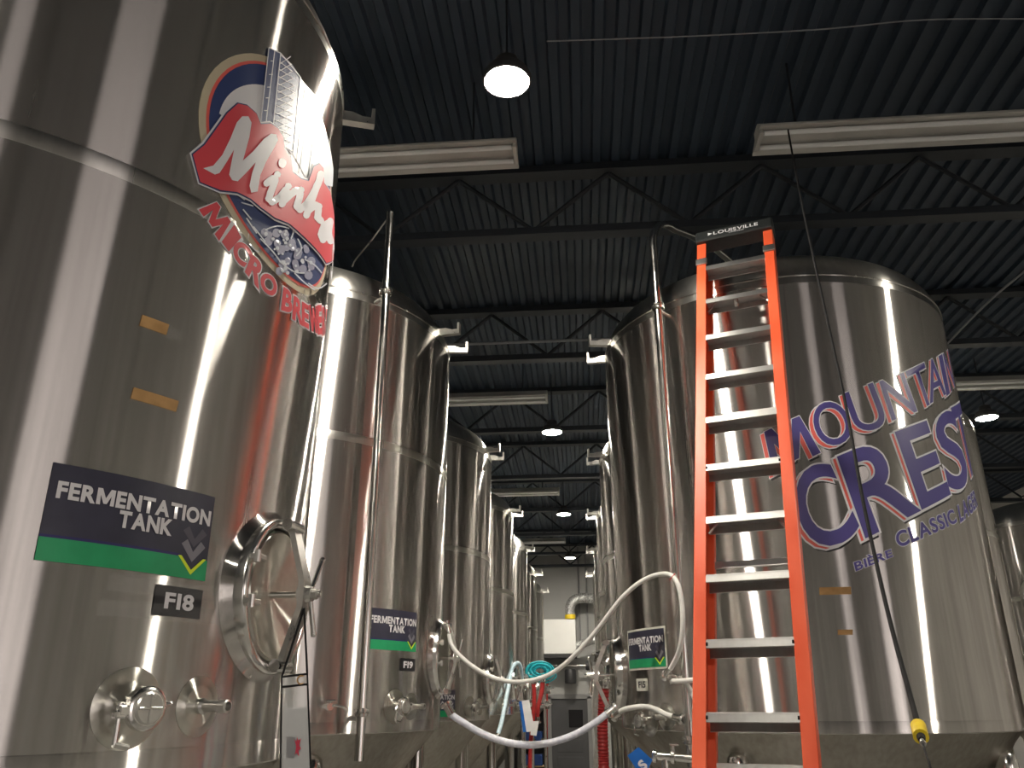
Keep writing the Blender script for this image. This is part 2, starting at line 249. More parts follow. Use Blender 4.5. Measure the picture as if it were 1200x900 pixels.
D_SCRIPT = [[(-0.36, 3.522), (-0.344, 3.543), (-0.368, 3.549), (-0.383, 3.527)], [(-0.344, 3.543), (-0.332, 3.559), (-0.352, 3.57), (-0.368, 3.549)], [(-0.332, 3.559), (-0.348, 3.556), (-0.319, 3.587), (-0.352, 3.57)], [(-0.348, 3.556), (-0.35, 3.552), (-0.316, 3.568), (-0.319, 3.587)], [(-0.35, 3.552), (-0.355, 3.531), (-0.322, 3.543), (-0.316, 3.568)], [(-0.355, 3.531), (-0.361, 3.51), (-0.328, 3.521), (-0.322, 3.543)], [(-0.361, 3.51), (-0.365, 3.494), (-0.332, 3.505), (-0.328, 3.521)], [(-0.365, 3.494), (-0.367, 3.481), (-0.334, 3.496), (-0.332, 3.505)], [(-0.367, 3.481), (-0.367, 3.469), (-0.334, 3.492), (-0.334, 3.496)], [(-0.367, 3.469), (-0.36, 3.462), (-0.334, 3.492), (-0.334, 3.492)], [(-0.36, 3.462), (-0.347, 3.461), (-0.336, 3.492), (-0.334, 3.492)], [(-0.347, 3.461), (-0.328, 3.47), (-0.338, 3.491), (-0.336, 3.492)], [(-0.328, 3.47), (-0.313, 3.484), (-0.332, 3.496), (-0.338, 3.491)], [(-0.313, 3.484), (-0.299, 3.5), (-0.322, 3.508), (-0.332, 3.496)], [(-0.299, 3.5), (-0.285, 3.515), (-0.309, 3.523), (-0.322, 3.508)], [(-0.355, 3.535), (-0.359, 3.523), (-0.37, 3.512), (-0.381, 3.509), (-0.387, 3.515), (-0.384, 3.526), (-0.374, 3.537), (-0.361, 3.541)], [(-0.307, 3.602), (-0.311, 3.589), (-0.323, 3.578), (-0.336, 3.573), (-0.342, 3.579), (-0.339, 3.591), (-0.327, 3.602), (-0.314, 3.607)], [(-0.329, 3.52), (-0.332, 3.509), (-0.344, 3.497), (-0.356, 3.494), (-0.362, 3.499), (-0.359, 3.511), (-0.348, 3.522), (-0.335, 3.526)], [(-0.338, 3.487), (-0.341, 3.475), (-0.352, 3.465), (-0.365, 3.461), (-0.371, 3.467), (-0.367, 3.478), (-0.357, 3.489), (-0.344, 3.492)], [(-0.318, 3.485), (-0.322, 3.474), (-0.333, 3.463), (-0.346, 3.459), (-0.352, 3.464), (-0.348, 3.476), (-0.337, 3.487), (-0.324, 3.491)], [(-0.279, 3.531), (-0.283, 3.519), (-0.295, 3.507), (-0.309, 3.502), (-0.315, 3.508), (-0.312, 3.52), (-0.3, 3.531), (-0.286, 3.536)], [(-0.281, 3.521), (-0.269, 3.543), (-0.301, 3.539), (-0.313, 3.517)], [(-0.269, 3.543), (-0.258, 3.562), (-0.29, 3.56), (-0.301, 3.539)], [(-0.258, 3.562), (-0.264, 3.558), (-0.269, 3.583), (-0.29, 3.56)], [(-0.264, 3.558), (-0.285, 3.556), (-0.246, 3.576), (-0.269, 3.583)], [(-0.285, 3.556), (-0.288, 3.544), (-0.25, 3.56), (-0.246, 3.576)], [(-0.288, 3.544), (-0.292, 3.529), (-0.254, 3.544), (-0.25, 3.56)], [(-0.292, 3.529), (-0.295, 3.516), (-0.258, 3.53), (-0.254, 3.544)], [(-0.295, 3.516), (-0.298, 3.505), (-0.261, 3.518), (-0.258, 3.53)], [(-0.298, 3.505), (-0.302, 3.493), (-0.265, 3.506), (-0.261, 3.518)], [(-0.279, 3.531), (-0.283, 3.519), (-0.295, 3.507), (-0.309, 3.502), (-0.315, 3.508), (-0.312, 3.52), (-0.3, 3.531), (-0.286, 3.536)], [(-0.24, 3.599), (-0.244, 3.586), (-0.258, 3.573), (-0.272, 3.568), (-0.28, 3.573), (-0.276, 3.586), (-0.262, 3.598), (-0.248, 3.604)], [(-0.254, 3.547), (-0.258, 3.534), (-0.271, 3.522), (-0.285, 3.517), (-0.292, 3.522), (-0.288, 3.535), (-0.276, 3.547), (-0.261, 3.552)], [(-0.265, 3.511), (-0.269, 3.499), (-0.282, 3.487), (-0.295, 3.483), (-0.302, 3.488), (-0.298, 3.5), (-0.286, 3.512), (-0.272, 3.517)], [(-0.261, 3.517), (-0.243, 3.542), (-0.273, 3.544), (-0.29, 3.52)], [(-0.243, 3.542), (-0.225, 3.566), (-0.255, 3.568), (-0.273, 3.544)], [(-0.225, 3.566), (-0.209, 3.584), (-0.236, 3.591), (-0.255, 3.568)], [(-0.209, 3.584), (-0.199, 3.595), (-0.217, 3.61), (-0.236, 3.591)], [(-0.199, 3.595), (-0.196, 3.597), (-0.194, 3.627), (-0.217, 3.61)], [(-0.196, 3.597), (-0.205, 3.595), (-0.167, 3.634), (-0.194, 3.627)], [(-0.205, 3.595), (-0.206, 3.594), (-0.159, 3.623), (-0.167, 3.634)], [(-0.206, 3.594), (-0.207, 3.585), (-0.161, 3.609), (-0.159, 3.623)], [(-0.207, 3.585), (-0.209, 3.573), (-0.164, 3.594), (-0.161, 3.609)], [(-0.209, 3.573), (-0.212, 3.561), (-0.168, 3.581), (-0.164, 3.594)], [(-0.212, 3.561), (-0.216, 3.548), (-0.171, 3.57), (-0.168, 3.581)], [(-0.216, 3.548), (-0.216, 3.536), (-0.171, 3.566), (-0.171, 3.57)], [(-0.216, 3.536), (-0.207, 3.528), (-0.171, 3.566), (-0.171, 3.566)], [(-0.207, 3.528), (-0.19, 3.53), (-0.173, 3.566), (-0.171, 3.566)], [(-0.19, 3.53), (-0.165, 3.543), (-0.178, 3.563), (-0.173, 3.566)], [(-0.165, 3.543), (-0.144, 3.562), (-0.174, 3.567), (-0.178, 3.563)], [(-0.144, 3.562), (-0.128, 3.58), (-0.164, 3.579), (-0.174, 3.567)], [(-0.128, 3.58), (-0.113, 3.597), (-0.151, 3.595), (-0.164, 3.579)], [(-0.257, 3.531), (-0.261, 3.518), (-0.274, 3.506), (-0.288, 3.501), (-0.295, 3.507), (-0.291, 3.519), (-0.278, 3.531), (-0.264, 3.536)], [(-0.198, 3.608), (-0.203, 3.595), (-0.218, 3.581), (-0.234, 3.575), (-0.241, 3.58), (-0.237, 3.593), (-0.222, 3.606), (-0.206, 3.613)], [(-0.156, 3.639), (-0.162, 3.626), (-0.178, 3.611), (-0.195, 3.604), (-0.203, 3.609), (-0.198, 3.622), (-0.183, 3.636), (-0.165, 3.644)], [(-0.163, 3.598), (-0.168, 3.585), (-0.184, 3.57), (-0.2, 3.564), (-0.209, 3.568), (-0.204, 3.582), (-0.189, 3.596), (-0.171, 3.603)], [(-0.176, 3.56), (-0.181, 3.547), (-0.196, 3.533), (-0.213, 3.527), (-0.22, 3.532), (-0.216, 3.545), (-0.201, 3.558), (-0.184, 3.565)], [(-0.148, 3.563), (-0.154, 3.549), (-0.17, 3.535), (-0.187, 3.528), (-0.196, 3.533), (-0.191, 3.546), (-0.175, 3.56), (-0.157, 3.567)], [(-0.105, 3.613), (-0.111, 3.598), (-0.129, 3.583), (-0.148, 3.575), (-0.157, 3.579), (-0.152, 3.593), (-0.135, 3.608), (-0.115, 3.617)], [(-0.108, 3.603), (-0.09, 3.632), (-0.138, 3.617), (-0.155, 3.589)], [(-0.09, 3.632), (-0.071, 3.663), (-0.122, 3.644), (-0.138, 3.617)], [(-0.071, 3.663), (-0.052, 3.694), (-0.107, 3.672), (-0.122, 3.644)], [(-0.052, 3.694), (-0.036, 3.724), (-0.094, 3.697), (-0.107, 3.672)], [(-0.036, 3.724), (-0.022, 3.752), (-0.083, 3.722), (-0.094, 3.697)], [(-0.022, 3.752), (-0.011, 3.776), (-0.075, 3.741), (-0.083, 3.722)], [(-0.011, 3.776), (-0.005, 3.793), (-0.071, 3.754), (-0.075, 3.741)], [(-0.005, 3.793), (-0.002, 3.804), (-0.07, 3.763), (-0.071, 3.754)], [(-0.002, 3.804), (-0.001, 3.813), (-0.069, 3.771), (-0.07, 3.763)], [(-0.105, 3.613), (-0.111, 3.598), (-0.129, 3.583), (-0.148, 3.575), (-0.157, 3.579), (-0.152, 3.593), (-0.135, 3.608), (-0.115, 3.617)], [(-0.047, 3.705), (-0.054, 3.69), (-0.075, 3.671), (-0.096, 3.661), (-0.107, 3.665), (-0.1, 3.68), (-0.081, 3.697), (-0.058, 3.708)], [(-0.005, 3.789), (-0.013, 3.772), (-0.037, 3.751), (-0.061, 3.74), (-0.072, 3.743), (-0.065, 3.758), (-0.043, 3.778), (-0.018, 3.791)], [(-0.001, 3.816), (-0.009, 3.799), (-0.033, 3.778), (-0.057, 3.766), (-0.069, 3.768), (-0.062, 3.784), (-0.04, 3.804), (-0.014, 3.818)], [(-0.09, 3.712), (-0.102, 3.678), (-0.043, 3.708), (-0.028, 3.744)], [(-0.102, 3.678), (-0.114, 3.645), (-0.057, 3.673), (-0.043, 3.708)], [(-0.114, 3.645), (-0.124, 3.616), (-0.069, 3.642), (-0.057, 3.673)], [(-0.124, 3.616), (-0.133, 3.59), (-0.079, 3.615), (-0.069, 3.642)], [(-0.133, 3.59), (-0.141, 3.567), (-0.089, 3.591), (-0.079, 3.615)], [(-0.141, 3.567), (-0.149, 3.545), (-0.098, 3.568), (-0.089, 3.591)], [(-0.027, 3.75), (-0.035, 3.733), (-0.057, 3.714), (-0.08, 3.703), (-0.09, 3.707), (-0.084, 3.722), (-0.063, 3.74), (-0.04, 3.752)], [(-0.07, 3.643), (-0.076, 3.629), (-0.096, 3.612), (-0.116, 3.603), (-0.126, 3.607), (-0.12, 3.621), (-0.102, 3.637), (-0.08, 3.647)], [(-0.097, 3.573), (-0.103, 3.559), (-0.121, 3.543), (-0.14, 3.536), (-0.149, 3.54), (-0.144, 3.554), (-0.127, 3.569), (-0.107, 3.577)], [(-0.087, 3.591), (-0.071, 3.608), (-0.112, 3.605), (-0.127, 3.587)], [(-0.071, 3.608), (-0.056, 3.624), (-0.095, 3.623), (-0.112, 3.605)], [(-0.056, 3.624), (-0.048, 3.632), (-0.075, 3.643), (-0.095, 3.623)], [(-0.048, 3.632), (-0.051, 3.63), (-0.045, 3.663), (-0.075, 3.643)], [(-0.051, 3.63), (-0.06, 3.627), (-0.012, 3.677), (-0.045, 3.663)], [(-0.06, 3.627), (-0.061, 3.627), (0.005, 3.674), (-0.012, 3.677)], [(-0.061, 3.627), (-0.06, 3.619), (0.009, 3.661), (0.005, 3.674)], [(-0.06, 3.619), (-0.06, 3.605), (0.008, 3.647), (0.009, 3.661)], [(-0.06, 3.605), (-0.058, 3.592), (0.009, 3.638), (0.008, 3.647)], [(-0.058, 3.592), (-0.046, 3.586), (0.013, 3.637), (0.009, 3.638)], [(-0.046, 3.586), (-0.029, 3.588), (0.02, 3.639), (0.013, 3.637)], [(-0.029, 3.588), (-0.015, 3.591), (0.034, 3.643), (0.02, 3.639)], [(-0.079, 3.607), (-0.085, 3.592), (-0.105, 3.576), (-0.124, 3.568), (-0.134, 3.572), (-0.128, 3.586), (-0.11, 3.602), (-0.09, 3.611)], [(-0.027, 3.664), (-0.034, 3.648), (-0.056, 3.63), (-0.079, 3.62), (-0.089, 3.623), (-0.083, 3.638), (-0.062, 3.655), (-0.039, 3.666)], [(0.012, 3.681), (0.004, 3.665), (-0.021, 3.645), (-0.045, 3.633), (-0.057, 3.636), (-0.05, 3.652), (-0.027, 3.671), (-0.001, 3.683)], [(0.004, 3.629), (-0.004, 3.613), (-0.028, 3.594), (-0.052, 3.583), (-0.063, 3.586), (-0.056, 3.601), (-0.035, 3.62), (-0.009, 3.631)], [(0.049, 3.642), (0.039, 3.625), (0.012, 3.604), (-0.015, 3.591), (-0.027, 3.594), (-0.019, 3.609), (0.005, 3.629), (0.034, 3.643)], [(0.073, 3.661), (0.053, 3.643), (0.12, 3.661), (0.144, 3.681)], [(0.053, 3.643), (0.032, 3.623), (0.102, 3.645), (0.12, 3.661)], [(0.032, 3.623), (0.013, 3.602), (0.09, 3.633), (0.102, 3.645)], [(0.013, 3.602), (0.001, 3.582), (0.081, 3.62), (0.09, 3.633)], [(0.001, 3.582), (-0.007, 3.565), (0.074, 3.606), (0.081, 3.62)], [(-0.007, 3.565), (-0.009, 3.55), (0.072, 3.598), (0.074, 3.606)], [(-0.009, 3.55), (-0.003, 3.541), (0.075, 3.595), (0.072, 3.598)], [(-0.003, 3.541), (0.015, 3.539), (0.075, 3.594), (0.075, 3.595)], [(0.015, 3.539), (0.066, 3.561), (0.048, 3.58), (0.075, 3.594)], [(0.066, 3.561), (0.111, 3.595), (0.043, 3.578), (0.048, 3.58)], [(0.111, 3.595), (0.141, 3.623), (0.059, 3.594), (0.043, 3.578)], [(0.141, 3.623), (0.173, 3.652), (0.079, 3.615), (0.059, 3.594)], [(0.166, 3.707), (0.151, 3.686), (0.111, 3.657), (0.074, 3.639), (0.058, 3.639), (0.068, 3.657), (0.102, 3.682), (0.143, 3.704)], [(0.091, 3.644), (0.08, 3.626), (0.049, 3.603), (0.019, 3.589), (0.006, 3.591), (0.014, 3.607), (0.041, 3.628), (0.074, 3.644)], [(0.064, 3.592), (0.054, 3.576), (0.026, 3.554), (-0.002, 3.542), (-0.015, 3.545), (-0.006, 3.56), (0.019, 3.58), (0.049, 3.593)], [(0.101, 3.591), (0.089, 3.573), (0.058, 3.55), (0.027, 3.536), (0.013, 3.538), (0.022, 3.554), (0.05, 3.575), (0.083, 3.591)], [(0.186, 3.67), (0.169, 3.649), (0.126, 3.618), (0.088, 3.6), (0.071, 3.6), (0.081, 3.617), (0.116, 3.643), (0.161, 3.666)], [(0.079, 3.663), (0.075, 3.642), (0.194, 3.711), (0.202, 3.735)], [(0.075, 3.642), (0.071, 3.621), (0.188, 3.689), (0.194, 3.711)], [(0.071, 3.621), (0.073, 3.604), (0.19, 3.676), (0.188, 3.689)], [(0.073, 3.604), (0.084, 3.595), (0.202, 3.673), (0.19, 3.676)], [(0.084, 3.595), (0.101, 3.592), (0.224, 3.677), (0.202, 3.673)], [(0.101, 3.592), (0.118, 3.592), (0.257, 3.685), (0.224, 3.677)], [(0.202, 3.738), (0.184, 3.715), (0.138, 3.682), (0.097, 3.661), (0.079, 3.661), (0.091, 3.679), (0.127, 3.707), (0.175, 3.732)], [(0.178, 3.666), (0.162, 3.645), (0.12, 3.615), (0.083, 3.597), (0.066, 3.597), (0.076, 3.614), (0.111, 3.64), (0.154, 3.662)], [(0.269, 3.687), (0.241, 3.659), (0.181, 3.619), (0.133, 3.595), (0.113, 3.594), (0.126, 3.613), (0.169, 3.643), (0.229, 3.674)], [(-0.286, 3.662), (-0.287, 3.652), (-0.292, 3.641), (-0.301, 3.631), (-0.311, 3.626), (-0.32, 3.625), (-0.326, 3.63), (-0.327, 3.638), (-0.324, 3.649), (-0.317, 3.66), (-0.307, 3.667), (-0.297, 3.671), (-0.289, 3.669)], [(0.312, 3.65), (0.299, 3.653), (0.304, 3.682), (0.318, 3.68)], [(0.299, 3.653), (0.288, 3.654), (0.289, 3.684), (0.304, 3.682)], [(0.288, 3.654), (0.28, 3.654), (0.274, 3.683), (0.289, 3.684)], [(0.28, 3.654), (0.275, 3.651), (0.259, 3.677), (0.274, 3.683)], [(0.275, 3.651), (0.271, 3.648), (0.247, 3.666), (0.259, 3.677)], [(0.271, 3.648), (0.27, 3.646), (0.24, 3.651), (0.247, 3.666)], [(0.27, 3.646), (0.27, 3.642), (0.241, 3.634), (0.24, 3.651)], [(0.27, 3.642), (0.274, 3.634), (0.247, 3.62), (0.241, 3.634)], [(0.274, 3.634), (0.279, 3.626), (0.256, 3.607), (0.247, 3.62)], [(0.279, 3.626), (0.287, 3.618), (0.267, 3.596), (0.256, 3.607)], [(0.287, 3.618), (0.298, 3.609), (0.278, 3.587), (0.267, 3.596)], [(0.298, 3.609), (0.309, 3.597), (0.284, 3.58), (0.278, 3.587)], [(0.309, 3.597), (0.316, 3.583), (0.288, 3.573), (0.284, 3.58)], [(0.316, 3.583), (0.32, 3.568), (0.29, 3.566), (0.288, 3.573)], [(0.32, 3.568), (0.318, 3.552), (0.289, 3.561), (0.29, 3.566)], [(0.318, 3.552), (0.309, 3.537), (0.286, 3.557), (0.289, 3.561)], [(0.309, 3.537), (0.297, 3.526), (0.281, 3.552), (0.286, 3.557)], [(0.297, 3.526), (0.282, 3.52), (0.275, 3.549), (0.281, 3.552)], [(0.282, 3.52), (0.265, 3.519), (0.268, 3.549), (0.275, 3.549)], [(0.265, 3.519), (0.25, 3.522), (0.257, 3.551), (0.268, 3.549)], [(0.25, 3.522), (0.236, 3.525), (0.244, 3.555), (0.257, 3.551)]]
D_TOWER = [(-0.433, 4.033), (-0.407, 4.044), (-0.375, 4.058), (-0.368, 3.763), (-0.397, 3.742), (-0.427, 3.724)]
D_LATTICE = [(-0.375, 4.058), (-0.34, 4.064), (-0.302, 4.066), (-0.252, 4.056), (-0.244, 3.899), (-0.244, 3.729), (-0.289, 3.72), (-0.318, 3.766), (-0.368, 3.763)]
D_CITY = [(-0.252, 4.056), (-0.2, 4.059), (-0.142, 4.07), (-0.073, 4.034), (0.04, 3.987), (0.14, 3.941), (0.152, 3.865), (0.021, 3.783), (-0.034, 3.825), (-0.091, 3.784), (-0.13, 3.695), (-0.244, 3.729)]
D_LINES = [[(-0.377, 4.049), (-0.358, 4.052), (-0.339, 4.055), (-0.319, 4.059), (-0.316, 4.063), (-0.336, 4.059), (-0.356, 4.056), (-0.375, 4.053)], [(-0.369, 4.016), (-0.354, 4.04), (-0.337, 4.064), (-0.321, 4.089), (-0.324, 4.089), (-0.34, 4.064), (-0.356, 4.04), (-0.372, 4.017)], [(-0.375, 4.019), (-0.354, 4.024), (-0.331, 4.029), (-0.308, 4.035), (-0.306, 4.04), (-0.329, 4.034), (-0.352, 4.028), (-0.373, 4.023)], [(-0.368, 3.986), (-0.349, 4.011), (-0.33, 4.038), (-0.31, 4.065), (-0.313, 4.066), (-0.333, 4.039), (-0.352, 4.012), (-0.37, 3.987)], [(-0.374, 3.989), (-0.349, 3.996), (-0.324, 4.004), (-0.297, 4.012), (-0.296, 4.017), (-0.322, 4.008), (-0.348, 4.0), (-0.372, 3.993)], [(-0.366, 3.956), (-0.345, 3.983), (-0.323, 4.012), (-0.3, 4.042), (-0.302, 4.043), (-0.325, 4.013), (-0.347, 3.985), (-0.369, 3.957)], [(-0.372, 3.959), (-0.345, 3.968), (-0.317, 3.978), (-0.287, 3.989), (-0.285, 3.994), (-0.315, 3.982), (-0.343, 3.972), (-0.371, 3.963)], [(-0.365, 3.926), (-0.341, 3.956), (-0.316, 3.987), (-0.289, 4.019), (-0.292, 4.02), (-0.318, 3.988), (-0.343, 3.957), (-0.367, 3.927)], [(-0.37, 3.929), (-0.341, 3.94), (-0.309, 3.953), (-0.276, 3.966), (-0.274, 3.971), (-0.308, 3.957), (-0.339, 3.944), (-0.369, 3.933)], [(-0.363, 3.896), (-0.337, 3.928), (-0.308, 3.961), (-0.279, 3.996), (-0.281, 3.997), (-0.311, 3.962), (-0.339, 3.929), (-0.365, 3.898)], [(-0.369, 3.9), (-0.339, 3.911), (-0.307, 3.923), (-0.273, 3.937), (-0.272, 3.941), (-0.305, 3.927), (-0.337, 3.915), (-0.368, 3.904)], [(-0.362, 3.867), (-0.335, 3.898), (-0.306, 3.931), (-0.276, 3.966), (-0.278, 3.968), (-0.308, 3.933), (-0.337, 3.9), (-0.364, 3.869)], [(-0.367, 3.87), (-0.337, 3.881), (-0.305, 3.894), (-0.27, 3.908), (-0.269, 3.912), (-0.303, 3.898), (-0.336, 3.885), (-0.366, 3.874)], [(-0.36, 3.838), (-0.333, 3.869), (-0.304, 3.902), (-0.273, 3.937), (-0.276, 3.938), (-0.306, 3.903), (-0.335, 3.871), (-0.362, 3.839)], [(-0.366, 3.841), (-0.335, 3.852), (-0.303, 3.865), (-0.268, 3.878), (-0.266, 3.883), (-0.301, 3.869), (-0.334, 3.856), (-0.365, 3.845)], [(-0.359, 3.809), (-0.331, 3.84), (-0.302, 3.873), (-0.271, 3.907), (-0.273, 3.909), (-0.304, 3.874), (-0.333, 3.842), (-0.361, 3.811)], [(-0.365, 3.812), (-0.333, 3.823), (-0.3, 3.836), (-0.265, 3.85), (-0.264, 3.854), (-0.299, 3.84), (-0.332, 3.827), (-0.363, 3.816)], [(-0.358, 3.78), (-0.33, 3.811), (-0.3, 3.844), (-0.268, 3.878), (-0.27, 3.88), (-0.302, 3.845), (-0.331, 3.813), (-0.359, 3.782)], [(-0.363, 3.784), (-0.332, 3.795), (-0.298, 3.807), (-0.263, 3.821), (-0.261, 3.825), (-0.297, 3.811), (-0.33, 3.799), (-0.362, 3.787)], [(-0.356, 3.752), (-0.328, 3.782), (-0.298, 3.815), (-0.266, 3.849), (-0.268, 3.851), (-0.3, 3.816), (-0.33, 3.784), (-0.358, 3.753)], [(-0.362, 3.755), (-0.33, 3.766), (-0.296, 3.778), (-0.26, 3.792), (-0.259, 3.796), (-0.295, 3.782), (-0.328, 3.77), (-0.36, 3.759)], [(-0.355, 3.723), (-0.326, 3.754), (-0.295, 3.786), (-0.263, 3.82), (-0.265, 3.822), (-0.297, 3.788), (-0.328, 3.755), (-0.357, 3.725)], [(-0.36, 3.727), (-0.328, 3.738), (-0.294, 3.75), (-0.258, 3.764), (-0.256, 3.768), (-0.292, 3.754), (-0.327, 3.741), (-0.359, 3.731)], [(-0.353, 3.695), (-0.324, 3.726), (-0.293, 3.758), (-0.26, 3.792), (-0.263, 3.793), (-0.295, 3.759), (-0.326, 3.727), (-0.355, 3.697)], [(-0.359, 3.699), (-0.326, 3.709), (-0.292, 3.722), (-0.255, 3.735), (-0.253, 3.739), (-0.29, 3.725), (-0.325, 3.713), (-0.357, 3.702)], [(-0.352, 3.667), (-0.322, 3.697), (-0.291, 3.729), (-0.258, 3.763), (-0.26, 3.765), (-0.293, 3.731), (-0.324, 3.699), (-0.354, 3.669)], [(-0.435, 4.031), (-0.433, 3.926), (-0.431, 3.823), (-0.429, 3.723), (-0.425, 3.725), (-0.427, 3.825), (-0.429, 3.928), (-0.431, 4.034)], [(-0.407, 4.043), (-0.406, 3.939), (-0.406, 3.837), (-0.405, 3.738), (-0.401, 3.741), (-0.402, 3.84), (-0.402, 3.942), (-0.403, 4.046)], [(-0.377, 4.057), (-0.375, 3.956), (-0.372, 3.858), (-0.37, 3.762), (-0.366, 3.765), (-0.368, 3.861), (-0.37, 3.959), (-0.373, 4.06)], [(-0.433, 4.031), (-0.415, 4.039), (-0.395, 4.047), (-0.376, 4.056), (-0.374, 4.061), (-0.394, 4.052), (-0.414, 4.043), (-0.432, 4.035)], [(-0.376, 4.056), (-0.338, 4.053), (-0.297, 4.052), (-0.254, 4.053), (-0.25, 4.058), (-0.294, 4.057), (-0.335, 4.058), (-0.373, 4.061)], [(-0.255, 4.054), (-0.252, 3.942), (-0.249, 3.834), (-0.247, 3.728), (-0.242, 3.731), (-0.244, 3.837), (-0.247, 3.946), (-0.249, 4.058)], [(-0.418, 3.987), (-0.413, 3.991), (-0.408, 3.995), (-0.403, 3.999), (-0.403, 4.003), (-0.408, 3.998), (-0.413, 3.994), (-0.418, 3.99)], [(-0.418, 3.929), (-0.412, 3.934), (-0.406, 3.939), (-0.4, 3.944), (-0.4, 3.947), (-0.406, 3.942), (-0.412, 3.937), (-0.418, 3.932)], [(-0.418, 3.876), (-0.413, 3.88), (-0.408, 3.884), (-0.402, 3.888), (-0.403, 3.891), (-0.408, 3.887), (-0.413, 3.883), (-0.418, 3.879)], [(-0.418, 3.831), (-0.413, 3.835), (-0.408, 3.839), (-0.403, 3.843), (-0.403, 3.846), (-0.408, 3.842), (-0.414, 3.838), (-0.419, 3.834)], [(-0.418, 3.779), (-0.413, 3.783), (-0.408, 3.787), (-0.402, 3.791), (-0.403, 3.794), (-0.408, 3.79), (-0.413, 3.786), (-0.419, 3.783)], [(-0.17, 4.038), (-0.177, 3.919), (-0.184, 3.804), (-0.19, 3.692), (-0.184, 3.696), (-0.178, 3.808), (-0.171, 3.923), (-0.164, 4.043)], [(-0.111, 4.062), (-0.116, 3.95), (-0.121, 3.842), (-0.126, 3.736), (-0.12, 3.741), (-0.114, 3.846), (-0.109, 3.955), (-0.104, 4.067)], [(-0.213, 4.036), (-0.213, 3.928), (-0.214, 3.823), (-0.215, 3.72), (-0.209, 3.724), (-0.209, 3.826), (-0.208, 3.932), (-0.207, 4.04)]]
